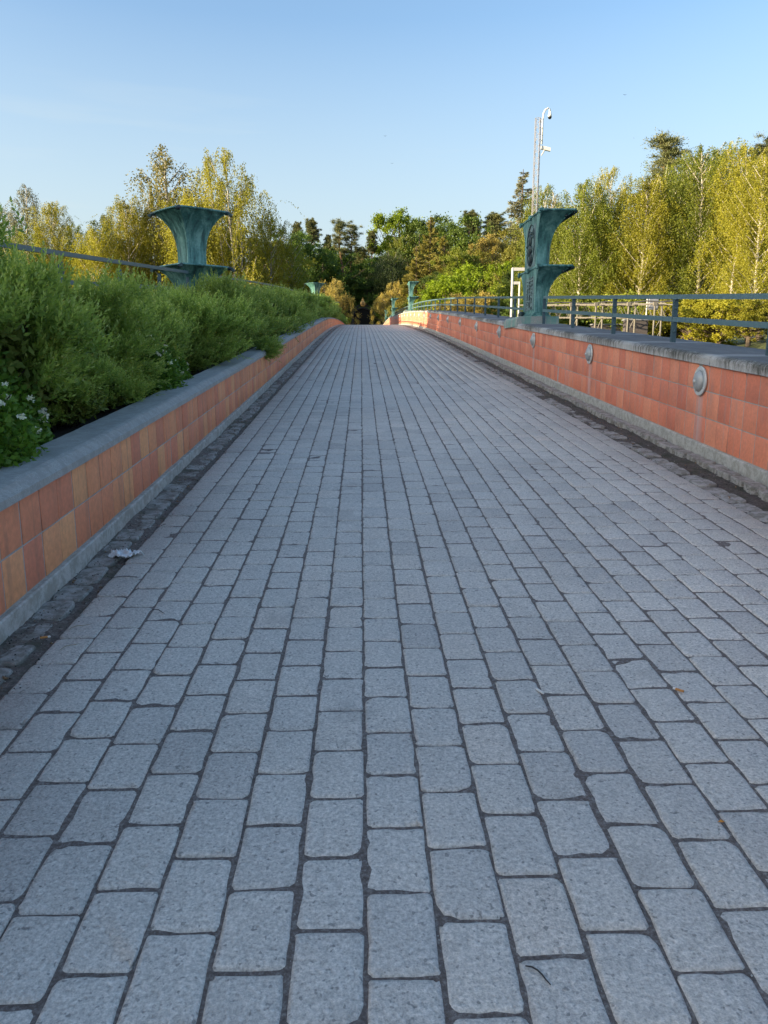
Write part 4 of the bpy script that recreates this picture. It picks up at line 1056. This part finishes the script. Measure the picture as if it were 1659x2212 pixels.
for key, px, tp, D, lab, w, mt in C_:
    cat = {'p': 'pine tree', 's': 'spruce tree', 'l': 'larch tree', 'w': 'willow tree', 'b': 'tree'}[key[0]]
    tree(key, px, tp, D, lab, cat, w, mt, gC)
tree('sh1', 724, 605, 103, 'gold flushed round bush on the left of the gate', 'bush', .50, 'bronze_leaf', 'golden bushes beside the gate', base=3.3)
tree('sh1', 692, 640, 100, 'smaller gold flushed bush left of the gate behind the hedge end', 'bush', .6, 'bronze_leaf', 'golden bushes beside the gate', base=3.3)
tree('sh1', 846, 612, 106, 'gold flushed round bush on the right of the gate', 'bush', .48, 'bronze_leaf', 'golden bushes beside the gate', base=3.3)
tree('sh1', 878, 625, 108, 'olive bush between the gate and the second right pillar', 'bush', .6, 'green_birch', 'golden bushes beside the gate', base=3.3)
tree('sh1', 915, 640, 100, 'olive gold bush behind the second right pillar', 'bush', 1.1, 'olive_leaf', 'golden bushes beside the gate', base=3.0)
for k_ in list(protos):
    if not protos[k_][2]: print('unused proto', k_)
# ------------------------------------------------------------------ gate
def gate():
    Yg = 116; x, _ = at(784, 700, Yg); zb = float(zt(x, Yg)); e = empty('park_gate', (x, Yg, zb)); tag(e, 'dark wrought iron park gate with round arch and gilded crowned emblem', 'gate')
    _, ztop = at(784, 667, Yg); ht = ztop-zb; r_ = 1.34; sp_ = ht-r_
    mb = MB()
    for s_ in (-1, 1):
        mb.box(s_*(r_+.16)-.17, s_*(r_+.16)+.17, -.2, .2, 0, sp_, sl=False)
    mb.build('gate_pillar', M['iron'], e)
    mb = MB()
    arc = [( (r_+.12)*math.cos(a), 0, sp_+(r_+.12)*math.sin(a)) for a in np.linspace(0, math.pi, 22)]; mb.tube(arc, .11, 6)
    arc = [((r_+.42)*math.cos(a), 0, sp_+(r_+.55)*math.sin(a)) for a in np.linspace(.25, math.pi-.25, 22)]; mb.tube(arc, .07, 6)
    for a in np.linspace(.3, math.pi-.3, 26): mb.tube([((r_+.12)*math.cos(a), 0, sp_+(r_+.12)*math.sin(a)), ((r_+.42)*math.cos(a+.06), 0, sp_+(r_+.53)*math.sin(a+.06))], .03, 4)
    mb.build('arch', M['iron'], e)
    for s_ in (-1, 1):
        mb = MB(); pts = [(0, .12, 0), (s_*(r_+.05), .12, 0), (s_*(r_+.05), .12, sp_)]+[(s_*(r_+.05)*math.cos(a), .12, sp_+(r_+.05)*math.sin(a)) for a in np.linspace(.15, math.pi/2, 9)]
        mb.loft([pts, [(p[0], .16, p[2]) for p in pts]]); mb.build('gate_leaf', M['void'], e)  # black sheet added in the arch for the deep shade behind it
    for s_ in (-1, 1):
        mb = MB()
        for k in range(9):
            xx = s_*(r_+.45+k*.28); mb.tube([(xx, 0, 0), (xx, 0, 2.5)], .03, 4)
        for z in (.3, 1.75, 2.3): mb.tube([(s_*(r_+.3), 0, z), (s_*(r_+2.9), 0, z)], .045, 4)
        mb.build('side_fence', M['iron'], e)
    mb = MB(); zc = ht+.72
    mb.ball((0, -.05, zc), .40, 16, 8, (1, .22, 1.05)); mb.build('emblem_disc', M['gold'], e, True)
    mb = MB(); 
    for (a, b, c, d) in ((-.18, .18, -.14, -.08), (-.18, .18, .0, .06), (-.16, -.1, -.2, .2), (.1, .16, -.2, .2), (-.14, .15, .14, .2)): mb.box(a, b, -.16, -.12, zc+c, zc+d, sl=False)
    mb.build('emblem_relief', M['iron'], e)
    mb = MB(); mb.ball((0, -.05, zc+.52), .17, 12, 6, (1.2, .4, .8)); mb.box(-.18, .18, -.1, .02, zc+.36, zc+.46, sl=False); mb.box(-.03, .03, -.07, .0, zc+.64, zc+.86, sl=False); mb.box(-.09, .09, -.065, -.005, zc+.74, zc+.80, sl=False)
    mb.build('crown_ornament', M['gold'], e)
    return e
gate()
# ------------------------------------------------------------------ lattice mast with cameras
def mast():
    Ym = 47.; x, zb0 = at(1155, 460, Ym); _, ztop = at(1170, 256, Ym); z0 = float(zt(x, Ym))
    x2, _ = at(1169, 256, Ym); e = empty('lattice_mast', (x, Ym, z0)); H = ztop-z0
    tag(e, 'slender galvanised lattice mast with two surveillance cameras behind the nearest right pillar', 'mast')
    mb = MB(); w = .19
    c = [(w*math.cos(a), w*math.sin(a)) for a in (R(200), R(290), R(20), R(110))]
    for a, b in c: mb.tube([(a, b, 0), (a, b, H)], .021, 6)
    n = int(H/.62)
    for i in range(n):
        za, zb = i*H/n, (i+1)*H/n
        for k in range(4):
            p, q_ = c[k], c[(k+1) % 4]
            mb.tube([(p[0], p[1], za), (q_[0], q_[1], (za+zb)/2), (p[0], p[1], zb)], .011, 4)
    for k in range(4): mb.tube([(*c[k], H), (*c[(k+1) % 4], H)], .015, 4)
    mb.build('lattice', M['mast'], e)
    mb = MB(); ax = .26
    mb.tube([(ax, 0, H-1.35), (ax, 0, H-.1), (ax+.03, 0, H+.25), (ax+.12, 0, H+.45), (ax+.3, 0, H+.56), (ax+.38, 0, H+.5), (ax+.40, 0, H+.36)], [.05]*7, 8); mb.build('gooseneck', M['white'], e, True)
    mb = MB(); mb.tube([(ax+.40, 0, H+.38), (ax+.40, 0, H+.2), (ax+.40, 0, H+.1)], [.06, .10, .115], 12); d = mb.build('camera_housing', M['white'], e, True)
    mb = MB(); mb.ball((ax+.40, 0, H+.09), .11, 12, 8, (1, 1, 1.15)); mb.build('camera_dome', M['black'], e, True)
    mb = MB(); z = H-1.55
    mb.loft([[(xx, yy, z+zz-.35*(xx-ax)*.6) for yy, zz in ((-.09, -.08), (.09, -.08), (.11, .1), (-.11, .1))] for xx in (ax-.04, ax+.5)]); mb.tube([(ax, 0, z-.4), (ax+.1, 0, z-.25), (ax+.18, 0, z-.08)], .04, 6); mb.build('bullet_camera', M['gold'] if False else M['white'], e)
    return e
mast()
# white posts beside the pillar
def goal(px, top, bot, D, w, lab, arm):
    x, z1 = at(px, top, D); z0 = float(zt(x, D)); e = empty('steel_post', (x, D, z0)); tag(e, lab, 'post', 'white posts beside the highway')
    H = z1-z0; mb = MB(); mb.tube([(0, 0, 0), (0, 0, H)], w, 10); mb.build('pole', M['post'], e, True)
    mb = MB(); mb.box(min(0, arm)-.02, max(0, arm)+.02, -w*.8, w*.8, H-.13, H+.02, sl=False); mb.build('arm', M['post'], e)
goal(1107.5, 579, 690, 40, .060, 'taller white steel post with flat arm, just left of the nearest pillar', .75)
goal(1122.5, 609, 690, 44, .048, 'shorter white steel post between the taller one and the pillar', -.42)
# ------------------------------------------------------------------ gantries over the highway
def truss(mb, a, b, w, hgt, n, r_=.033, rd=.021):
    a, b = Vector(a), Vector(b); d = (b-a).normalized(); s = Vector((-d.y, d.x, 0))*w/2; u = Vector((0, 0, hgt))
    for o in (s, -s, s+u, -s+u): mb.tube([a+o, b+o], r_, 6)
    for o in (s, -s):
        for i in range(n):
            p = a+(b-a)*(i/n)+o; q = a+(b-a)*((i+.5)/n)+o+u; t = a+(b-a)*((i+1)/n)+o
            mb.tube([p, q, t], rd, 4)
def gantry(pxa, ta, pxb, tb, D1, D2, hgt, legs, lab, mat, cab=True):
    xa, za = at(pxa, ta, D1); xb, zb = at(pxb, tb, D2)
    e = empty('highway_gantry', (xa, D1, 0)); tag(e, lab, 'gantry', 'steel gantries over the road below')
    A = (0, 0, za-hgt); B = (xb-xa, D2-D1, zb-hgt)
    mb = MB(); truss(mb, A, B, .9, hgt, int((Vector(B)-Vector(A)).length/.62)); mb.build('truss', M[mat], e)
    if cab:
        mb = MB(); n = 12; r_ = random.Random(3)
        mb.tube([(A[0]+(B[0]-A[0])*i/n, A[1]+(B[1]-A[1])*i/n-.4, A[2]+(B[2]-A[2])*i/n+hgt+.05+r_.uniform(0, .09)) for i in range(n+1)], .035, 5); mb.build('cable', M['cable'], e)
    for f in legs:
        P = Vector(A).lerp(Vector(B), f); gz = float(zt(xa+P.x, D1+P.y))
        mb = MB()
        for dx in (-.17, .17):
            mb.tube([(P.x+dx, P.y-.6, gz), (P.x+dx, P.y-.6, P.z+hgt)], .045, 8)
        for k in range(6):
            z_ = gz+(P.z-gz)*k/6; z2 = gz+(P.z-gz)*(k+1)/6; mb.tube([(P.x-.17, P.y-.6, z_), (P.x+.17, P.y-.6, z2)], .014, 4)
        for dx in (-.17, .17): mb.box(P.x+dx-.08, P.x+dx+.08, P.y-.68, P.y-.52, P.z+hgt-.10, P.z+hgt+.07, sl=False)
        mb.build('leg', M[mat], e)
    return e
gantry(1130, 660, 1449, 657, 43, 37, .64, (.36, .53, .74, .90), 'long steel lattice gantry seen behind the railing right of the pillar', 'cream')
gantry(1290, 661, 1440, 659, 50, 47, .62, (.30, .95), 'second lattice gantry standing behind the long one', 'galv')
x, z = at(1310, 712, 44); e = empty('equipment_cabinet', (x, 44, float(zt(x, 44)))); tag(e, 'brown grey roadside cabinet below the sunlit left half of the gantry', 'cabinet')
mb = MB(); mb.box(-.8, .8, -.3, .3, 0, z-float(zt(x, 44))+.25, sl=False); mb.build('housing', M['cabinet'], e, bevel=.02)
mb = MB(); mb.box(-.85, .85, -.36, .36, z-float(zt(x, 44))+.25, z-float(zt(x, 44))+.31, sl=False); mb.build('lid', M['galv'], e)
x, z = at(1372, 712, 40); e = empty('equipment_cabinet', (x, 40, float(zt(x, 40)))); tag(e, 'dark roadside equipment cabinet below the gantry', 'cabinet')
mb = MB(); mb.box(-.55, .55, -.3, .3, 0, z-float(zt(x, 40))+.45, sl=False); mb.build('housing', M['cabinet'], e, bevel=.02)
mb = MB(); mb.box(-.60, .60, -.36, .36, z-float(zt(x, 40))+.45, z-float(zt(x, 40))+.52, sl=False); mb.build('lid', M['galv'], e)
# sign box standing on the long gantry
x, z = at(1411, 655, 38); e = empty('sign_box', (x, 38, z-.45)); tag(e, 'small pale grey box mounted on top of the gantry', 'box')
mb = MB(); mb.box(-.22, .22, -.1, .1, .15, .75, sl=False); mb.build('housing', M['galv'], e, bevel=.01)
mb = MB(); mb.tube([(-.3, 0, -.2), (-.3, 0, .8)], .03, 6); mb.tube([(-.3, 0, .45), (-.2, 0, .45)], .02, 6); mb.build('bracket', M['white'], e)
# ------------------------------------------------------------------ birds
for i, (px, py, D) in enumerate([(1350, 205, 60), (832, 294, 70), (847, 353, 80)]):
    x, z = at(px, py, D); mb = MB(); mb.ball((0, 0, 0), .035, 8, 6, (.9, 2.2, .8))
    mb.loft([[(-.25, 0, .07), (-.24, .04, .07), (-.25, .02, .075)], [(0, -.05, .0), (0, .05, 0), (0, 0, .03)], [(.25, 0, .07), (.24, .04, .07), (.25, .02, .075)]])
    o = mb.build('bird', M['cable']); o.scale = (.6, .6, .6); o.location = (x, D, z)
    tag(o, ['tiny dark bird high in the sky on the right', 'tiny dark bird in mid sky near the centre', 'tiny dark bird lowest of the three near the centre'][i], 'bird', 'birds in the sky')
# ------------------------------------------------------------------ litter
def wrapper():
    g = np.random.default_rng(5); x, y = -1.145, 3.62; n = 26
    U, V_ = np.meshgrid(np.linspace(-1, 1, n), np.linspace(-1, 1, n))
    X = U*.07+V_*.012; Y = V_*.042*(1-.5*np.clip(-U, 0, 1)); Z = .030+.020*(fbm(U*1.0, V_*1.4, 2)*.55)-.018*(U**2+V_**2)*.6
    Z = np.maximum(Z, .001)+g.normal(0, .0016, Z.shape)
    o = mesh_np('crumpled_wrapper', np.stack([X, Y, Z], -1), [grid(n, n)], M['paper']); o.location = (x, y, float(zr(y))-.002); o.rotation_euler = (0, R(-4), R(-20))
    m_ = o.modifiers.new('thick', 'SOLIDIFY'); m_.thickness = .0012
    tag(o, 'crumpled white plastic wrapper in the left gutter', 'litter')
wrapper()
def butt(x, y, a, lab, allwhite=False):
    e = empty('cigarette_end', (x, y, float(zr(y))+.006), a); tag(e, lab, 'cigarette end', 'cigarette ends on the paving')
    mb = MB(); mb.tube([(-.016, 0, 0), (.010, 0, 0)], .004, 8); mb.build('filter', M['ash'] if allwhite else M['butt'], e)
    mb = MB(); mb.tube([(.0102, 0, 0), (.017, 0, .0005), (.019, 0, .001)], [.004, .0038, .0028], 8); mb.build('paper_tip', M['ash'], e)
def ground_at(px, py):
    y = 1.0
    for _ in range(60):
        x, z = at(px, py, y); y += (z-float(zr(y)))*1.2
    return at(px, py, y)[0], y
x, y = ground_at(97, 1380); butt(x, y, .35, 'orange tipped cigarette end in the dark dirt at the lower left')
x, y = ground_at(1466, 1494); butt(x, y, 2.3, 'orange cigarette end in a paving joint at the right')
x, y = ground_at(1167, 1497); butt(x, y, 2.0, 'small white cigarette end on the paving right of centre', True)
def twig(px, py, L, a, lab, mat='twig', th=.0016):
    x, y = ground_at(px, py); mb = MB(); g = random.Random(int(px)); pts = [(-L/2+L*i/5, .10*L*math.sin(i*.9)+g.gauss(0, L*.015), .003+.002*math.sin(i)) for i in range(6)]
    mb.tube(pts, [th*(.6+.4*math.sin(.5+i*.5)) for i in range(6)], 5); o = mb.build('twig', M[mat]); o.location = (x, y, float(zr(y))+.001); o.rotation_euler = (0, 0, a)
    tag(o, lab, 'twig')
twig(1163, 2108, .055, -.75, 'thin dark twig on a paving block at the bottom right of centre')
twig(268, 1248, .11, .35, 'dark twig by the left gutter near the wrapper')
twig(343, 1322, .07, -.5, 'short curved dark twig on the left paving rows')
twig(172, 1355, .09, .9, 'pale dry grass stalk in the gutter dirt', 'straw', .0012)
twig(150, 1398, .08, 1.1, 'pale dry stalk beside the cigarette end', 'straw', .0012)
x, y = ground_at(1558, 1777)
mb = MB(); mb.add([(-.009, 0, .002), (0, .005, .005), (.009, 0, .002), (0, -.005, .004), (0, 0, .0075)], [(0, 3, 4), (3, 2, 4), (2, 1, 4), (1, 0, 4), (0, 1, 2, 3)]); o = mb.build('fallen_petal', M['leafo']); o.location = (x, y, float(zr(y)))
tag(o, 'tiny orange dried leaf in a joint near the lower right edge', 'leaf')
# grit scattered in joints and gutters
def grit(n, xf, yf, size, mat, lab, zoff=0.0):
    V = []; P = []
    g = np.random.default_rng(len(lab)); x = xf(g, n); y = yf(g, n); s = size*g.uniform(.4, 1.3, n)
    t = np.array([(1, 0, -.3), (-.5, .87, -.3), (-.5, -.87, -.3), (0, 0, .8)])
    R_ = g.normal(0, .3, (n, 4, 3))
    V = np.stack([x, y, zr(y)+zoff+s*.3], 1)[:, None, :]+(t[None]+R_)*s[:, None, None]; b = np.arange(n)*4
    F = np.concatenate([np.stack([b, b+1, b+3], 1), np.stack([b+1, b+2, b+3], 1), np.stack([b+2, b, b+3], 1), np.stack([b, b+2, b+1], 1)])
    tag(mesh_np('grit', V.reshape(-1, 3), [F], mat), lab, 'grit', kind='stuff')
grit(500, lambda g, n: -1.12+.14*g.integers(0, 25, n)+g.normal(0, .003, n), lambda g, n: .9+g.random(n)**1.3*9, .0022, M['chip'], 'pale grit caught in the paving joints', -.004)
grit(1500, lambda g, n: g.uniform(-1.30, -1.08, n), lambda g, n: .8+g.random(n)*12, .0035, M['twig'], 'dark leaf crumbs and grit in the left gutter', .0)
grit(220, lambda g, n: g.uniform(-1.30, -1.08, n), lambda g, n: .8+g.random(n)*12, .0028, M['chip'], 'pale stone chips in the left gutter', .002)
grit(2500, lambda g, n: g.uniform(2.25, 2.72, n), lambda g, n: 3+g.random(n)*22, .005, M['twig'], 'dark leaf crumbs in the gutter on the right', -.022)
grit(700, lambda g, n: np.where(g.random(n) < .5, g.uniform(-1.29, -1.1, n), g.uniform(2.25, 2.58, n)), lambda g, n: 1+g.random(n)*20, .007, M['litter'], 'small brown leaf fragments along both gutters', -.006)
grit(260, lambda g, n: g.uniform(2.24, 2.6, n), lambda g, n: 3+g.random(n)*18, .0045, M['chip'], 'pale stone chips in the gutter on the right', -.016)
# ------------------------------------------------------------------ block and trees added outside the view (left) to shade the near bridge
e = empty('apartment_building', (-40, -6, 0)); tag(e, 'rendered apartment block left of the bridge, outside the view', 'building')
mb = MB(); mb.box(-7, 6, -36, 17, -3, 13.2, sl=False); mb.build('wall', M['conc'], e)
mb = MB(); mb.box(-7.4, 6.4, -36.4, 17.4, 13.202, 13.6, sl=False); mb.build('roof', M['asph'], e)
wm = MB(); wm.box(0, .06, -.7, .7, 0, 1.5, sl=False); w0 = None
for fl2 in range(4):
    for k in range(10):
        o = wm.build('window', M['black'], e) if w0 is None else w0.copy()
        if w0 is None: w0 = o
        else: COL.objects.link(o); o.parent = e
        o.location = (6.01, -32+k*5.1, 1+fl2*3.1)
for i, (x, y, s) in enumerate([(-28, 20, .95), (-27, 27, .55), (-31, 35, .7)]):  # unseen trees added to break up the shadow edge
    o = copy_tree(protos['br1'][0]); z0 = float(zt(x, y)); o.location = (x, y, z0); o.scale = (s*.8, s*.8, s); o.rotation_euler = (0, 0, i)
    tag(o, ['tree beside the apartment block, outside the view', 'second tree beside the apartment block, outside the view', 'smaller tree nearest the left birches, outside the view'][i], 'tree', 'trees beside the apartment block')
